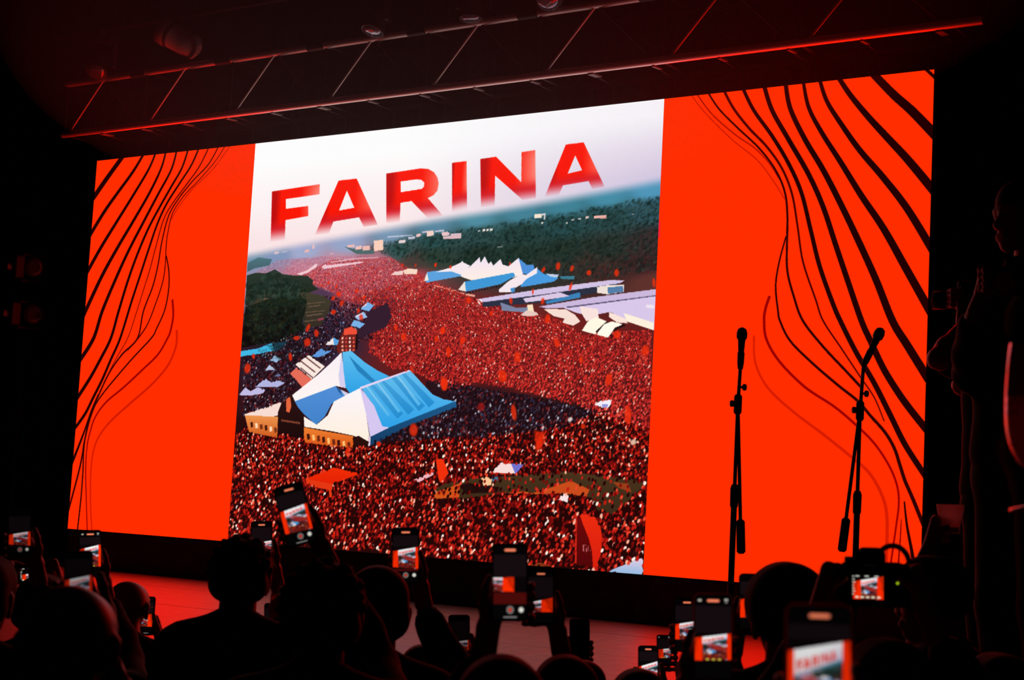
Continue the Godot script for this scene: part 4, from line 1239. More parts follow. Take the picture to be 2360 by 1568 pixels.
var shapes := [
	[[1, 305, 31, 293, 71, 299, 66, 314, 23, 320, 2, 328], 78, 118, 128, 70, 95, 105],
	[[268, 278, 290, 284, 345, 290, 350, 300, 303, 298], 80, 105, 105],
	[[277, 275, 295, 274, 296, 280, 277, 281], 235, 185, 180],
	[[299, 279, 314, 278, 314, 286, 299, 288], 240, 190, 180],
	[[317, 280, 335, 279, 336, 290, 318, 291], 235, 185, 175],
	[[345, 268, 369, 267, 371, 292, 347, 293], 250, 205, 185],
	[[380, 260, 410, 260, 410, 262, 381, 263], 190, 195, 215],
	[[411, 259, 444, 259, 444, 261, 412, 262], 195, 200, 220],
	[[409, 271, 427, 270, 427, 277, 410, 278], 225, 205, 205],
	[[432, 264, 450, 263, 450, 269, 433, 270], 190, 190, 210],
	[[452, 259, 464, 257, 464, 264, 453, 266], 235, 190, 190],
	[[466, 253, 484, 252, 484, 256, 467, 257], 200, 190, 205],
	[[478, 253, 495, 252, 496, 264, 479, 266], 240, 205, 195],
	[[498, 253, 521, 252, 521, 256, 498, 256], 195, 195, 210],
	[[515, 258, 530, 257, 530, 265, 516, 266], 235, 205, 200],
	[[519, 268, 539, 267, 539, 272, 519, 273], 200, 190, 205],
	[[76, 282, 89, 280, 90, 286, 77, 287], 215, 190, 200],
	[[161, 281, 174, 279, 174, 286, 161, 288], 225, 180, 180],
	[[181, 269, 187, 267, 188, 278, 182, 280], 230, 185, 185],
	[[96, 282, 112, 280, 113, 283, 96, 284], 190, 185, 205],
	[[231, 293, 241, 291, 241, 294, 232, 296], 215, 170, 175],
	[[517, 260, 534, 259, 535, 266, 518, 267], 230, 190, 195],
	[[537, 262, 563, 262, 563, 271, 538, 270], 215, 185, 195],
	[[521, 268, 563, 269, 563, 275, 521, 274], 220, 180, 185],
	[[613, 257, 619, 256, 620, 261, 614, 262], 235, 220, 215],
	[[622, 257, 628, 256, 628, 261, 622, 262], 240, 225, 215],
	[[630, 257, 637, 256, 637, 261, 630, 262], 235, 220, 210],
	[[603, 259, 607, 258, 608, 261, 603, 262], 200, 200, 205],
	[[732, 230, 748, 230, 748, 239, 732, 239], 245, 225, 205],
	[[749, 230, 757, 229, 757, 233, 749, 234], 225, 215, 215],
	[[753, 233, 757, 232, 757, 243, 753, 244], 190, 190, 195],
	[[748, 249, 752, 248, 752, 253, 748, 254], 230, 215, 205],
	[[815, 247, 821, 246, 821, 249, 815, 250], 190, 175, 175],
	[[829, 246, 836, 245, 836, 248, 829, 248], 205, 190, 190],
	[[845, 243, 852, 242, 852, 247, 845, 248], 220, 190, 185],
	[[863, 242, 890, 242, 890, 248, 863, 248], 235, 175, 165],
	[[878, 247, 890, 246, 890, 250, 878, 250], 215, 150, 140],
	[[803, 253, 807, 252, 807, 255, 803, 257], 210, 205, 205],
	[[650, 298, 663, 297, 663, 300, 650, 301], 110, 120, 115],
	[[944, 244, 948, 243, 948, 245, 944, 246], 150, 150, 150],
	[[143, 339, 171, 331, 194, 316, 200, 318, 196, 325, 172, 338, 153, 343], 240, 200, 205],
	[[209, 325, 221, 318, 224, 321, 319, 316, 321, 320, 218, 330], 238, 198, 208],
	[[233, 313, 294, 307, 361, 308, 361, 310, 295, 311, 235, 316], 225, 170, 180],
	[[358, 346, 372, 338, 371, 343], 240, 215, 215],
	[[2, 337, 28, 331, 55, 334, 81, 325, 104, 338, 138, 343, 171, 344, 190, 356, 189, 366, 206, 379, 171, 390, 116, 394, 60, 401, 3, 402], 44, 58, 50, 34, 40, 28],
	[[2, 389, 170, 385, 222, 396, 241, 410, 239, 435, 220, 467, 177, 476, 159, 427, 99, 415, 4, 413], 66, 62, 46, 52, 44, 36],
	[[176, 413, 226, 410, 227, 412, 176, 415], 104, 84, 66],
	[[174, 434, 228, 431, 228, 433, 174, 436], 104, 84, 66],
	[[178, 442, 221, 438, 222, 441, 178, 445], 104, 84, 66],
	[[172, 456, 208, 453, 208, 455, 172, 459], 104, 84, 66],
	[[48, 397, 112, 395, 112, 397, 49, 400], 104, 84, 66],
	[[180, 421, 213, 417, 213, 420, 181, 423], 104, 84, 66],
	[[4, 416, 42, 407, 90, 392, 126, 386, 156, 391, 176, 408, 174, 434, 165, 459, 177, 479, 132, 505, 88, 510, 1, 523], 32, 40, 26, 18, 10, 10],
	[[1, 519, 87, 507, 135, 505, 177, 479, 213, 473, 227, 461, 236, 493, 226, 557, 171, 589, 146, 641, 7, 685], 42, 28, 46, 52, 18, 24],
	[[-1, 528, 47, 522, 87, 508, 96, 529, 48, 536, 0, 542], 62, 182, 228],
	[[89, 508, 132, 504, 115, 522, 96, 529], 28, 62, 84],
	[[83, 553, 97, 539, 117, 549, 104, 557], 150, 182, 218],
	[[72, 577, 84, 562, 103, 575], 178, 190, 218],
	[[45, 618, 76, 596, 93, 606, 109, 600, 133, 607, 111, 618], 176, 178, 222],
	[[3, 638, 20, 618, 36, 628, 55, 618, 78, 624, 71, 634, 37, 639], 190, 184, 226],
	[[197, 543, 224, 523, 235, 530, 254, 528, 243, 536, 218, 545], 92, 152, 218],
	[[231, 516, 254, 497, 259, 516], 238, 226, 226],
	[[254, 497, 277, 507, 277, 515, 258, 517], 88, 160, 218],
	[[155, 526, 172, 525, 167, 531], 60, 100, 140],
	[[59, 537, 74, 533, 71, 541, 61, 541], 90, 150, 190],
	[[98, 591, 112, 583, 120, 589, 109, 593], 100, 110, 150],
	[[266, 462, 283, 459, 283, 465, 270, 467], 70, 110, 170],
	[[208, 452, 226, 448, 224, 454, 212, 457], 150, 60, 80],
	[[143, 584, 160, 569, 206, 599, 181, 619], 228, 108, 88],
	[[156, 562, 191, 539, 237, 567, 204, 598], 248, 230, 220],
	[[168, 554, 171, 552, 213, 580, 210, 582], 120, 80, 80],
	[[182, 545, 185, 543, 227, 571, 224, 573], 120, 80, 80],
	[[170, 571, 172, 569, 214, 598, 212, 600], 120, 80, 80],
	[[341, 438, 390, 417, 403, 452, 388, 477, 321, 501, 317, 494, 332, 463], 52, 30, 46],
	[[274, 491, 284, 476, 301, 473, 316, 482, 319, 528, 271, 536, 264, 527], 110, 34, 30],
	[[281, 478, 301, 471, 317, 482, 315, 491, 282, 492], 236, 78, 54],
	[[276, 498, 281, 496, 282, 502, 277, 503], 250, 180, 160],
	[[286, 498, 291, 497, 292, 502, 287, 503], 200, 70, 60],
	[[296, 498, 300, 497, 301, 502, 297, 503], 250, 215, 200],
	[[305, 498, 310, 497, 311, 502, 306, 503], 225, 90, 70],
	[[277, 507, 281, 506, 283, 511, 278, 512], 250, 180, 160],
	[[286, 507, 291, 506, 292, 511, 288, 512], 200, 70, 60],
	[[296, 507, 301, 506, 302, 511, 297, 513], 250, 215, 200],
	[[306, 508, 311, 506, 312, 511, 307, 513], 225, 90, 70],
	[[277, 517, 282, 516, 283, 521, 278, 522], 250, 180, 160],
	[[287, 517, 292, 516, 293, 521, 288, 522], 200, 70, 60],
	[[297, 517, 302, 516, 303, 521, 298, 522], 250, 215, 200],
	[[307, 517, 311, 516, 313, 521, 308, 522], 225, 90, 70],
	[[278, 526, 283, 525, 284, 530, 279, 531], 250, 180, 160],
	[[288, 526, 293, 525, 294, 530, 289, 531], 200, 70, 60],
	[[298, 526, 302, 525, 303, 530, 299, 532], 250, 215, 200],
	[[307, 527, 312, 525, 313, 530, 308, 532], 225, 90, 70],
	[[315, 491, 318, 488, 320, 526, 315, 529], 25, 12, 14],
	[[298, 470, 306, 456, 320, 460, 336, 466, 323, 477], 120, 175, 230],
	[[307, 450, 330, 437, 341, 451, 318, 457], 150, 190, 235],
	[[320, 431, 339, 414, 356, 423, 344, 437], 120, 176, 230],
	[[308, 447, 330, 438, 327, 442, 312, 450], 235, 215, 225],
	[[320, 431, 339, 414, 336, 422], 235, 220, 228],
	[[498, 601, 565, 604, 613, 613, 650, 622, 736, 631, 796, 656, 890, 652, 898, 674, 827, 701, 740, 712, 650, 729, 589, 740, 500, 748], 42, 20, 28, 36, 14, 18],
	[[24, 685, 126, 653, 161, 647, 126, 674, 118, 687, 83, 694, 24, 690], 246, 218, 208],
	[[24, 688, 118, 690, 120, 742, 39, 729], 236, 150, 80, 205, 90, 30],
	[[279, 533, 251, 560, 221, 586, 153, 637, 163, 653, 225, 632, 269, 614, 296, 619, 287, 576], 246, 238, 244, 255, 244, 240],
	[[279, 533, 288, 576, 296, 619, 280, 614, 275, 589], 214, 206, 238],
	[[281, 533, 304, 530, 342, 558, 377, 578, 407, 591, 336, 618, 309, 634, 296, 618, 287, 576], 96, 190, 238, 46, 160, 228],
	[[299, 542, 329, 567, 372, 602, 362, 606, 323, 577], 38, 128, 186],
	[[161, 652, 269, 614, 300, 636, 262, 656, 245, 688, 223, 708, 172, 670], 82, 142, 214, 66, 130, 200],
	[[269, 614, 280, 621, 289, 637, 277, 627], 40, 90, 150],
	[[282, 622, 309, 633, 297, 640], 206, 204, 232],
	[[334, 618, 267, 651, 253, 684, 225, 707, 189, 688, 192, 713, 267, 722, 323, 731, 368, 745, 354, 683], 250, 244, 250, 255, 238, 220],
	[[333, 618, 354, 683, 367, 735, 416, 709, 376, 658], 212, 198, 238],
	[[335, 618, 457, 576, 489, 607, 516, 632, 543, 643, 575, 647, 416, 710, 396, 707, 373, 661], 104, 190, 236, 46, 160, 230],
	[[359, 613, 368, 610, 447, 677, 433, 689], 70, 160, 216, 36, 140, 206],
	[[386, 603, 394, 601, 473, 667, 459, 680], 70, 160, 216, 36, 140, 206],
	[[412, 595, 421, 592, 499, 658, 485, 671], 70, 160, 216, 36, 140, 206],
	[[437, 586, 445, 583, 522, 650, 509, 662], 70, 160, 216, 36, 140, 206],
	[[349, 616, 352, 615, 414, 680, 408, 685], 150, 208, 238, 80, 178, 234],
	[[376, 607, 379, 606, 440, 671, 434, 676], 150, 208, 238, 80, 178, 234],
	[[425, 590, 428, 589, 489, 654, 482, 659], 150, 208, 238, 80, 178, 234],
	[[332, 620, 333, 616, 457, 575, 460, 578, 336, 621], 228, 210, 240],
	[[367, 733, 416, 709, 574, 646, 575, 661, 469, 702, 369, 754], 30, 92, 142, 20, 60, 98],
	[[361, 732, 368, 734, 368, 755, 363, 754], 226, 200, 215],
	[[117, 679, 131, 641, 149, 635, 172, 667, 188, 682, 193, 745, 121, 729], 46, 20, 20, 28, 10, 10],
	[[137, 646, 148, 641, 153, 664, 149, 680, 140, 677], 226, 100, 60],
	[[128, 696, 180, 702, 180, 707, 128, 701], 120, 60, 40],
	[[191, 714, 231, 720, 323, 732, 326, 760, 262, 757, 194, 751], 238, 130, 50, 214, 84, 24],
	[[322, 736, 337, 731, 365, 745, 359, 756, 326, 755], 40, 14, 12],
	[[200, 730, 207, 729, 210, 742, 203, 744], 60, 20, 14],
	[[214, 732, 221, 731, 224, 744, 217, 746], 255, 190, 110],
	[[228, 734, 235, 733, 237, 746, 230, 748], 110, 40, 20],
	[[242, 737, 248, 735, 251, 748, 244, 750], 60, 20, 14],
	[[255, 739, 262, 737, 264, 751, 258, 753], 255, 190, 110],
	[[269, 741, 276, 740, 278, 753, 271, 755], 110, 40, 20],
	[[282, 743, 289, 742, 291, 755, 284, 757], 60, 20, 14],
	[[296, 745, 302, 744, 305, 757, 298, 759], 255, 190, 110],
	[[309, 747, 316, 746, 318, 759, 311, 761], 110, 40, 20],
	[[41, 705, 48, 704, 50, 716, 44, 718], 70, 24, 14],
	[[55, 707, 62, 707, 64, 718, 57, 720], 255, 215, 180],
	[[68, 710, 76, 709, 78, 720, 71, 723], 120, 50, 20],
	[[82, 712, 89, 711, 91, 723, 85, 725], 70, 24, 14],
	[[96, 714, 103, 714, 105, 725, 98, 727], 255, 215, 180],
	[[109, 717, 116, 716, 118, 727, 112, 730], 120, 50, 20],
	[[378, 741, 383, 739, 384, 755, 379, 757], 16, 14, 24],
	[[392, 736, 397, 734, 398, 750, 393, 752], 22, 34, 64],
	[[406, 730, 410, 728, 411, 744, 407, 746], 16, 14, 24],
	[[419, 724, 424, 722, 425, 738, 420, 740], 22, 34, 64],
	[[433, 719, 437, 717, 439, 733, 434, 735], 16, 14, 24],
	[[446, 713, 451, 711, 452, 727, 448, 729], 22, 34, 64],
	[[460, 708, 464, 706, 465, 722, 461, 724], 16, 14, 24],
	[[473, 702, 478, 700, 479, 716, 474, 718], 22, 34, 64],
	[[487, 697, 491, 695, 492, 711, 488, 713], 16, 14, 24],
	[[500, 692, 504, 690, 505, 705, 501, 707], 22, 34, 64],
	[[513, 686, 518, 684, 519, 700, 514, 702], 16, 14, 24],
	[[526, 681, 531, 679, 532, 695, 527, 696], 22, 34, 64],
	[[540, 675, 544, 674, 545, 689, 541, 691], 16, 14, 24],
	[[553, 670, 557, 668, 558, 684, 554, 686], 22, 34, 64],
	[[480, 363, 485, 349, 543, 344, 567, 348, 568, 362, 503, 371, 484, 374], 90, 160, 220],
	[[478, 370, 485, 350, 490, 369], 240, 228, 215],
	[[502, 351, 537, 342, 565, 331, 569, 327, 573, 331, 589, 339, 568, 359, 544, 350], 244, 230, 236],
	[[568, 351, 588, 341, 610, 320, 613, 333, 622, 319, 632, 337, 637, 331, 643, 341, 659, 327, 665, 340, 678, 344, 701, 326, 711, 342, 728, 358, 692, 370, 661, 374, 630, 376, 599, 375, 568, 363], 240, 226, 242, 255, 238, 226],
	[[701, 327, 720, 343, 735, 343, 739, 355, 728, 365, 712, 362], 78, 142, 216],
	[[578, 375, 691, 359, 695, 367, 662, 384, 582, 398], 64, 150, 212],
	[[563, 393, 578, 374, 582, 398], 238, 226, 216],
	[[583, 399, 587, 399, 587, 403, 583, 403], 26, 22, 34],
	[[590, 398, 593, 398, 594, 401, 590, 402], 26, 22, 34],
	[[597, 397, 600, 397, 601, 400, 597, 401], 26, 22, 34],
	[[604, 396, 607, 396, 607, 399, 604, 400], 26, 22, 34],
	[[611, 395, 614, 394, 614, 398, 611, 399], 26, 22, 34],
	[[617, 394, 621, 393, 621, 397, 618, 397], 26, 22, 34],
	[[624, 393, 628, 392, 628, 396, 624, 396], 26, 22, 34],
	[[631, 392, 634, 391, 635, 395, 631, 395], 26, 22, 34],
	[[638, 390, 641, 390, 641, 394, 638, 394], 26, 22, 34],
	[[644, 389, 648, 389, 648, 392, 645, 393], 26, 22, 34],
	[[651, 388, 655, 388, 655, 391, 651, 392], 26, 22, 34],
	[[658, 387, 661, 387, 661, 390, 658, 391], 26, 22, 34],
	[[665, 386, 668, 386, 668, 389, 665, 390], 26, 22, 34],
	[[671, 385, 675, 384, 675, 388, 671, 389], 26, 22, 34],
	[[678, 384, 681, 383, 681, 387, 678, 387], 26, 22, 34],
	[[685, 383, 688, 382, 688, 386, 685, 386], 26, 22, 34],
	[[743, 351, 760, 365, 793, 375, 782, 383, 723, 391, 708, 392, 712, 378], 72, 152, 220],
	[[659, 396, 680, 378, 706, 364, 721, 365, 744, 349, 744, 363, 722, 374, 711, 386, 696, 394, 690, 403, 660, 402], 244, 230, 236],
	[[685, 395, 696, 392, 696, 403, 689, 404], 70, 140, 200],
	[[763, 364, 793, 368, 790, 374, 775, 372], 190, 204, 226],
	[[793, 371, 828, 372, 827, 380, 799, 378], 60, 120, 140],
	[[622, 421, 762, 409, 919, 390, 926, 402, 841, 416, 755, 428, 624, 435], 44, 48, 66],
	[[611, 416, 762, 397, 905, 384, 935, 386, 925, 392, 754, 411, 619, 424], 208, 192, 226],
	[[610, 416, 621, 418, 619, 431, 612, 431], 240, 230, 222],
	[[877, 398, 900, 395, 934, 395, 934, 411, 901, 415, 878, 411], 236, 222, 212],
	[[900, 400, 932, 398, 933, 411, 901, 414], 84, 124, 166],
	[[766, 426, 841, 408, 843, 420, 770, 432], 60, 128, 182],
	[[715, 418, 798, 407, 819, 416, 766, 423, 722, 427], 218, 198, 226],
	[[664, 425, 701, 438, 737, 437, 744, 451, 708, 448, 668, 444], 120, 130, 160],
	[[725, 433, 738, 431, 742, 448, 729, 447], 250, 225, 190],
	[[711, 455, 726, 444, 747, 449, 753, 456, 732, 459], 230, 200, 190],
	[[751, 437, 870, 420, 1000, 407, 1000, 422, 843, 440, 773, 442], 202, 182, 218],
	[[808, 442, 1000, 422, 1001, 494, 951, 476, 908, 453, 872, 459, 838, 454], 216, 198, 232],
	[[814, 439, 1000, 420, 1000, 422, 814, 442], 90, 80, 110],
	[[936, 456, 999, 478, 999, 494, 943, 474], 252, 238, 218],
	[[763, 443, 811, 444, 833, 457, 845, 472, 830, 481, 806, 474, 810, 465, 786, 459], 246, 220, 208],
	[[843, 439, 881, 446, 884, 464, 858, 472, 846, 454], 248, 224, 218],
	[[906, 453, 940, 468, 946, 478, 923, 476, 906, 464], 250, 226, 214],
	[[982, 439, 998, 441, 999, 448, 982, 446], 240, 225, 235],
	[[849, 492, 861, 472, 878, 463, 902, 473, 883, 496, 879, 501], 255, 246, 226],
	[[879, 494, 901, 473, 905, 475, 883, 501], 50, 30, 30],
	[[880, 501, 896, 479, 912, 473, 936, 480, 919, 487, 906, 509], 255, 249, 232],
	[[905, 509, 919, 488, 937, 479, 942, 483, 925, 490, 914, 510], 38, 20, 24],
	[[882, 651, 898, 642, 920, 639, 918, 650, 912, 659, 899, 657], 242, 236, 246],
	[[899, 650, 912, 649, 911, 657, 901, 657], 150, 150, 215],
	[[540, 390, 559, 394, 559, 400, 540, 395], 232, 160, 140],
	[[562, 397, 579, 401, 579, 405, 563, 401], 232, 160, 140],
	[[582, 402, 604, 406, 604, 411, 582, 407], 232, 160, 140],
	[[503, 379, 523, 384, 523, 387, 504, 383], 232, 160, 140],
	[[523, 384, 540, 389, 540, 392, 523, 388], 232, 160, 140],
	[[393, 353, 403, 344, 426, 343, 425, 353], 240, 205, 200],
	[[426, 342, 436, 338, 461, 342, 460, 353, 428, 352], 245, 215, 195],
	[[278, 846, 349, 819, 351, 833, 287, 858], 48, 10, 10],
	[[204, 837, 277, 807, 350, 819, 278, 846], 240, 46, 8, 226, 34, 4],
	[[204, 837, 278, 846, 278, 879, 271, 878, 268, 861, 234, 857, 208, 850], 226, 54, 18],
	[[495, 833, 532, 814, 536, 834, 499, 843], 30, 8, 8],
	[[481, 828, 525, 808, 533, 813, 495, 833], 238, 176, 184],
	[[532, 846, 557, 834, 605, 819, 725, 808, 795, 799, 829, 795, 972, 806, 997, 814, 968, 846, 933, 880, 902, 876, 887, 848, 842, 844, 751, 844, 680, 850, 596, 866, 533, 856], 72, 50, 28, 58, 42, 24],
	[[533, 854, 567, 842, 594, 830, 593, 862, 534, 869], 206, 82, 24],
	[[699, 848, 739, 841, 758, 845, 803, 829, 841, 814, 882, 831, 876, 847, 831, 842, 765, 847], 200, 74, 26],
	[[929, 813, 962, 815, 969, 833, 943, 825], 150, 60, 24],
	[[592, 835, 613, 829, 684, 835, 680, 847, 607, 853], 32, 14, 12],
	[[642, 817, 654, 813, 667, 819, 665, 832, 648, 834], 252, 196, 146],
	[[665, 813, 678, 811, 681, 820, 669, 824], 70, 112, 150],
	[[666, 801, 686, 780, 708, 782, 720, 805, 668, 805], 248, 218, 214],
	[[708, 782, 739, 783, 719, 805], 112, 112, 204],
	[[667, 804, 718, 804, 718, 807, 668, 807], 190, 60, 40],
	[[814, 856, 826, 841, 838, 846, 837, 861], 248, 224, 222],
	[[533, 780, 543, 777, 550, 779, 557, 789, 565, 810, 547, 834, 541, 820, 537, 801], 238, 48, 12],
	[[857, 885, 863, 884, 872, 906, 885, 934, 893, 960, 897, 996, 860, 990], 110, 10, 10, 80, 6, 8],
	[[862, 882, 878, 882, 898, 889, 908, 906, 914, 932, 913, 958, 907, 993, 897, 996, 893, 960, 885, 934, 872, 906], 234, 44, 16, 214, 30, 14],
	[[853, 880, 858, 880, 862, 988, 858, 988], 196, 34, 22],
	[[873, 948, 876, 948, 877, 961, 874, 961], 178, 96, 100],
	[[877, 948, 881, 947, 881, 949, 877, 949], 178, 96, 100],
	[[880, 953, 882, 953, 883, 962, 880, 962], 178, 96, 100],
	[[884, 949, 885, 949, 886, 960, 884, 960], 178, 96, 100],
	[[888, 958, 890, 958, 890, 960, 888, 960], 178, 96, 100],
	[[925, 1000, 998, 965, 1000, 1004, 960, 1003], 234, 206, 228, 140, 182, 222],
	[[754, 999, 782, 992, 809, 995, 807, 998, 757, 1002], 130, 50, 20],
]
var flags := [
	[184, 473, 5, 10, 238, 48, 16],
	[208, 486, 6, 9, 238, 48, 16],
	[155, 497, 9, 5, 238, 48, 16],
	[185, 508, 9, 10, 238, 48, 16],
	[141, 543, 5, 10, 238, 48, 16],
	[22, 571, 9, 12, 238, 48, 16],
	[247, 402, 5, 5, 238, 48, 16],
	[261, 393, 6, 6, 238, 48, 16],
	[271, 415, 5, 7, 238, 48, 16],
	[250, 436, 7, 6, 238, 48, 16],
	[436, 498, 7, 9, 238, 48, 16],
	[532, 486, 5, 7, 238, 48, 16],
	[517, 504, 5, 7, 238, 48, 16],
	[415, 477, 4, 8, 238, 48, 16],
	[474, 714, 10, 15, 238, 48, 16],
	[542, 607, 8, 15, 238, 48, 16],
	[389, 747, 6, 5, 238, 48, 16],
	[37, 541, 4, 7, 238, 48, 16],
	[232, 364, 3, 4, 238, 48, 16],
	[254, 373, 3, 4, 238, 48, 16],
	[308, 386, 4, 5, 238, 48, 16],
	[328, 403, 4, 5, 238, 48, 16],
	[316, 434, 4, 6, 238, 48, 16],
	[324, 450, 5, 7, 238, 48, 16],
	[455, 331, 2, 4, 238, 48, 16],
	[503, 333, 2, 4, 238, 48, 16],
	[422, 329, 2, 4, 238, 48, 16],
	[461, 574, 3, 6, 238, 48, 16],
	[215, 370, 2, 3, 238, 48, 16],
	[790, 349, 5, 9, 238, 48, 16],
	[821, 355, 4, 7, 238, 48, 16],
	[758, 355, 4, 6, 238, 48, 16],
	[858, 366, 5, 6, 238, 48, 16],
	[917, 369, 5, 8, 238, 48, 16],
	[645, 449, 4, 6, 238, 48, 16],
	[773, 464, 6, 10, 238, 48, 16],
	[531, 486, 6, 9, 238, 48, 16],
	[580, 509, 6, 9, 238, 48, 16],
	[548, 535, 6, 12, 238, 48, 16],
	[710, 548, 7, 12, 238, 48, 16],
	[796, 518, 6, 9, 238, 48, 16],
	[678, 590, 10, 15, 238, 48, 16],
	[543, 609, 8, 14, 238, 48, 16],
	[984, 536, 8, 11, 238, 48, 16],
	[911, 597, 7, 13, 238, 48, 16],
	[850, 555, 4, 8, 238, 48, 16],
	[708, 670, 6, 18, 238, 48, 16],
	[954, 671, 7, 20, 238, 48, 16],
	[862, 698, 5, 5, 238, 48, 16],
	[770, 733, 7, 22, 238, 48, 16],
	[589, 417, 5, 8, 238, 48, 16],
	[688, 422, 4, 7, 238, 48, 16],
	[760, 425, 4, 7, 238, 48, 16],
	[820, 395, 3, 9, 238, 48, 16],
	[737, 403, 2, 7, 238, 48, 16],
	[995, 393, 3, 10, 238, 48, 16],
	[924, 501, 7, 9, 238, 48, 16],
	[505, 333, 3, 5, 238, 48, 16],
	[541, 339, 3, 4, 238, 48, 16],
	[681, 338, 2, 4, 238, 48, 16],
	[633, 659, 8, 10, 150, 24, 22],
	[833, 683, 5, 5, 250, 235, 225],
	[968, 728, 6, 6, 252, 220, 190],
	[775, 702, 3, 4, 250, 200, 190],
	[311, 768, 6, 12, 238, 48, 16],
	[766, 729, 8, 20, 225, 40, 12],
	[289, 964, 3, 9, 220, 40, 14],
]
var tones := [
	[12, 299, 120, 150, 175],
	[86, 292, 130, 150, 185],
	[159, 284, 160, 170, 205],
	[275, 269, 150, 165, 200],
	[387, 255, 120, 150, 178],
	[495, 241, 90, 135, 160],
	[599, 232, 80, 140, 160],
	[700, 224, 70, 130, 150],
	[797, 216, 65, 130, 150],
	[890, 204, 70, 140, 165],
	[981, 196, 80, 150, 185],
	[497, 281, 40, 75, 75],
	[602, 272, 45, 75, 75],
	[702, 273, 36, 62, 58],
	[799, 260, 38, 72, 74],
	[892, 246, 40, 70, 72],
	[982, 234, 48, 82, 92],
	[412, 292, 50, 82, 80],
	[499, 312, 42, 60, 50],
	[604, 317, 33, 50, 42],
	[705, 322, 33, 52, 44],
	[802, 317, 36, 50, 42],
	[895, 313, 40, 48, 42],
	[986, 308, 55, 42, 42],
	[851, 348, 58, 45, 40],
	[970, 354, 60, 35, 35],
	[756, 358, 50, 48, 45],
	[898, 369, 70, 40, 38],
	[989, 391, 95, 50, 45],
	[457, 320, 70, 60, 55],
	[41, 344, 150, 140, 170],
	[162, 327, 200, 140, 160],
	[256, 321, 200, 145, 165],
	[346, 315, 175, 115, 130],
	[163, 349, 190, 100, 115],
	[235, 362, 185, 90, 105],
	[337, 346, 175, 72, 82],
	[449, 360, 170, 66, 72],
	[284, 396, 150, 58, 68],
	[214, 393, 80, 55, 80],
	[217, 436, 45, 40, 65],
	[257, 499, 45, 35, 55],
	[173, 477, 45, 30, 45],
	[53, 496, 30, 25, 25],
	[84, 583, 42, 18, 28],
	[66, 658, 50, 18, 24],
	[355, 439, 66, 33, 48],
	[402, 481, 100, 28, 32],
	[507, 443, 122, 33, 34],
	[613, 466, 122, 33, 34],
	[714, 487, 118, 33, 32],
	[811, 508, 114, 31, 30],
	[905, 528, 106, 30, 28],
	[987, 547, 98, 28, 26],
	[460, 543, 108, 29, 29],
	[619, 573, 106, 28, 27],
	[769, 602, 96, 27, 26],
	[910, 620, 84, 25, 24],
	[983, 647, 74, 23, 22],
	[516, 583, 84, 22, 23],
	[623, 651, 44, 20, 26],
	[772, 668, 42, 20, 25],
	[866, 676, 46, 20, 22],
	[627, 709, 32, 16, 22],
	[726, 717, 36, 14, 18],
	[472, 723, 34, 14, 18],
	[76, 785, 46, 12, 12],
	[196, 792, 50, 13, 12],
	[313, 808, 46, 11, 11],
	[422, 784, 44, 11, 11],
	[528, 770, 46, 13, 12],
	[631, 777, 58, 15, 13],
	[824, 751, 50, 14, 12],
	[960, 747, 54, 16, 14],
	[87, 922, 40, 10, 10],
	[321, 929, 36, 8, 8],
	[537, 917, 38, 9, 8],
	[736, 905, 38, 10, 9],
	[922, 894, 36, 10, 9],
	[541, 994, 30, 7, 7],
	[835, 972, 32, 8, 7],
	[986, 934, 36, 10, 9],
	[35, 733, 40, 11, 11],
]
var skyline := [1, 285, 157, 265, 330, 246, 494, 228, 649, 215, 796, 200, 908, 187, 999, 176]
var crowds := [
	[[151, 348, 231, 309, 391, 309, 481, 362, 610, 416, 810, 470, 853, 499, 994, 492, 1003, 710, 903, 676, 847, 653, 751, 629, 621, 603, 560, 622, 474, 583, 408, 573, 350, 532, 346, 480, 377, 440, 285, 406], 0],
	[[4, 734, 33, 717, 192, 740, 365, 756, 483, 732, 628, 724, 774, 701, 898, 666, 1002, 701, 1007, 1004, -7, 991], 1],
	[[517, 603, 621, 617, 751, 635, 847, 658, 893, 662, 821, 700, 677, 722, 525, 731, 419, 744, 417, 714, 572, 652], 2],
	[[7, 539, 173, 477, 214, 393, 273, 406, 355, 439, 359, 501, 281, 521, 170, 604, 116, 678, 19, 691], 2],
	[[3, 342, 87, 302, 231, 299, 390, 307, 459, 361, 285, 406, 152, 354], 3],
]
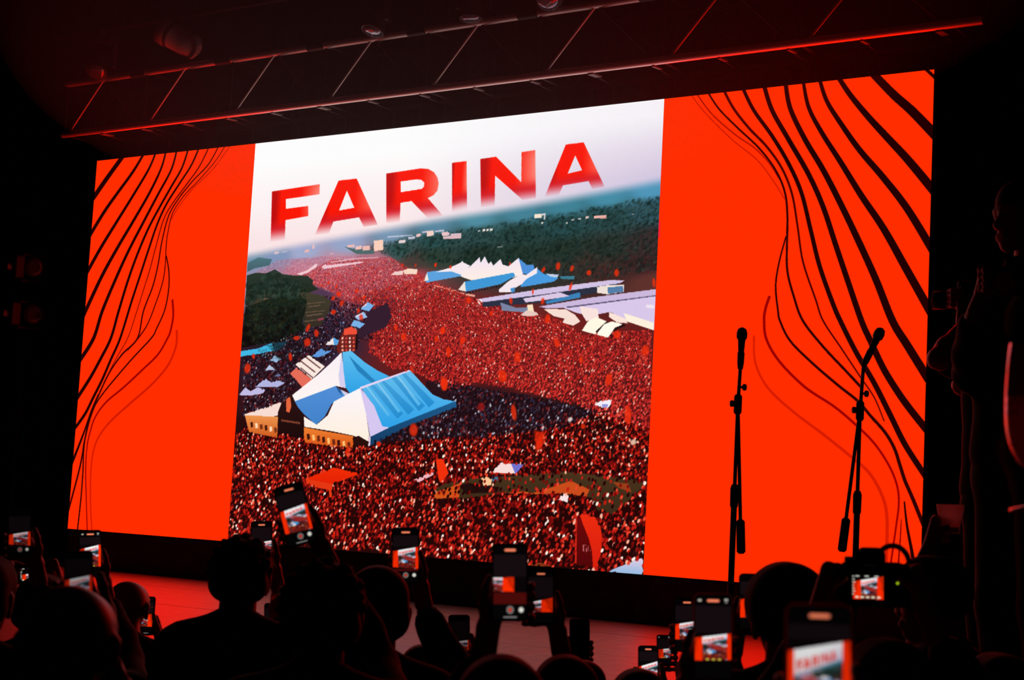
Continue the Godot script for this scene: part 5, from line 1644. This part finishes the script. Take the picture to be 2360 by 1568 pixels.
var left_lines := [
	[[176, -7, 84, 47, -8, 104], 14.5, 16.4, 1.00],
	[[312, -7, 247, 41, 144, 102, 72, 147, -14, 210], 8.2, 12.5, 1.00],
	[[389, -7, 350, 38, 259, 107, 159, 179, 73, 242, -16, 315], 6.3, 12.5, 1.00],
	[[453, -7, 431, 38, 370, 100, 280, 172, 181, 248, 89, 326, -15, 433], 5.8, 13.5, 1.00],
	[[522, -7, 496, 45, 423, 109, 353, 171, 261, 254, 188, 331, 116, 416, 72, 489, -10, 549], 5.8, 13.5, 1.00],
	[[594, -6, 562, 44, 504, 91, 438, 145, 376, 200, 316, 270, 268, 340, 223, 421, 188, 489, 132, 543, 79, 589, 40, 618, -11, 654], 5.8, 11.6, 1.00],
	[[661, -6, 620, 39, 553, 86, 483, 136, 433, 188, 390, 254, 347, 324, 304, 394, 249, 490, 202, 543, 152, 600, 100, 650, 55, 693, -13, 736], 5.3, 9.7, 1.00],
	[[722, -5, 670, 45, 596, 91, 524, 134, 473, 175, 438, 241, 408, 307, 376, 363, 337, 430, 298, 490, 229, 547, 170, 603], 4.3, 1.9, 0.75],
	[[133, 639, 97, 682, 63, 735, 28, 782, -8, 827], 2.4, 9.7, 1.00],
	[[783, -6, 726, 41, 635, 82, 556, 125, 501, 169, 471, 235, 457, 298, 434, 354, 386, 420, 361, 491, 270, 533, 200, 578, 149, 628, 99, 689, 68, 760, 59, 803, 42, 853, -5, 953], 3.4, 6.3, 0.90],
	[[823, -5, 766, 35, 676, 80, 588, 119, 525, 163, 503, 218, 500, 257, 503, 296, 495, 344, 459, 403, 418, 455, 365, 491, 303, 522], 2.4, 4.3, 0.80],
	[[855, -4, 753, 56, 639, 103, 556, 150, 520, 180], 1.9, 1.9, 0.45],
	[[505, 275, 529, 317, 536, 363, 521, 418, 479, 466, 450, 491, 341, 543, 239, 596, 168, 635, 121, 667, 93, 703, 73, 739, 66, 792, 72, 845, 73, 916, 66, 1007], 3.9, 4.8, 0.95],
	[[564, 391, 577, 433, 568, 471, 552, 492, 500, 534, 414, 572, 295, 621, 190, 660, 127, 699, 100, 738, 86, 781, 90, 845, 108, 915, 132, 1005], 6.8, 3.9, 0.50],
	[[605, 471, 610, 492, 605, 520, 564, 565, 473, 613, 338, 666, 226, 712, 156, 755, 129, 798, 125, 844, 135, 914, 163, 1004], 7.7, 4.8, 0.22],
]
var right_lines := [
	[[961, -9, 1014, 23], 6.0, 6.0, 1.00],
	[[775, -15, 860, 39, 931, 79, 1019, 135], 14.6, 18.8, 1.00],
	[[661, -11, 713, 34, 780, 82, 846, 125, 923, 175, 1018, 243], 8.6, 17.1, 1.00],
	[[597, -10, 628, 40, 684, 91, 752, 146, 837, 204, 922, 268, 1011, 351], 6.9, 15.4, 1.00],
	[[538, -10, 562, 48, 612, 102, 688, 169, 763, 237, 843, 304, 921, 381, 1011, 470], 6.4, 16.3, 1.00],
	[[473, -8, 495, 48, 553, 114, 624, 180, 693, 253, 762, 331, 823, 404, 883, 484, 934, 530, 1010, 597], 8.6, 16.3, 1.00],
	[[392, -7, 427, 48, 492, 111, 571, 186, 628, 254, 678, 332, 728, 409, 777, 483, 810, 522, 857, 575, 908, 620, 953, 654, 1009, 692], 8.6, 13.7, 1.00],
	[[308, -9, 357, 44, 430, 101, 495, 160, 547, 222, 585, 297, 622, 371, 672, 444, 703, 482, 761, 543, 827, 603, 886, 665, 938, 720, 1007, 777], 6.9, 11.1, 1.00],
	[[234, -9, 279, 36, 342, 81, 411, 122, 472, 170, 513, 224, 537, 288, 562, 362, 613, 439, 642, 481, 710, 536, 776, 589, 829, 631, 865, 676], 5.6, 2.1, 0.85],
	[[172, -7, 222, 34, 296, 77, 384, 125, 449, 173, 486, 219, 499, 268, 501, 324, 506, 379, 533, 431, 569, 480, 645, 532, 725, 578, 784, 612], 3.4, 5.1, 0.95],
	[[128, -6, 194, 43, 290, 92, 363, 122, 420, 155, 464, 192], 2.1, 1.7, 0.55],
	[[106, -5, 164, 37, 277, 101, 378, 149, 447, 199, 487, 234], 1.7, 1.7, 0.35],
	[[497, 309, 475, 360, 465, 408, 476, 456, 486, 480, 526, 520, 608, 564, 701, 607, 773, 638, 818, 666, 869, 697, 902, 727, 922, 758, 941, 788, 967, 819, 1005, 868], 3.0, 7.3, 0.95],
	[[444, 429, 430, 455, 427, 479, 438, 516, 488, 560, 584, 611, 691, 649, 769, 684, 833, 718, 885, 759, 914, 796, 922, 830, 915, 874, 901, 943], 6.0, 3.4, 0.50],
	[[391, 508, 400, 563, 451, 614, 548, 661, 655, 703, 753, 744, 818, 774, 863, 814, 884, 858, 885, 944], 4.3, 6.9, 0.20],
	[[940, 826, 951, 870, 969, 917, 989, 973], 2.6, 7.7, 1.00],
	[[932, 860, 930, 898, 926, 945], 1.7, 3.0, 0.60],
]
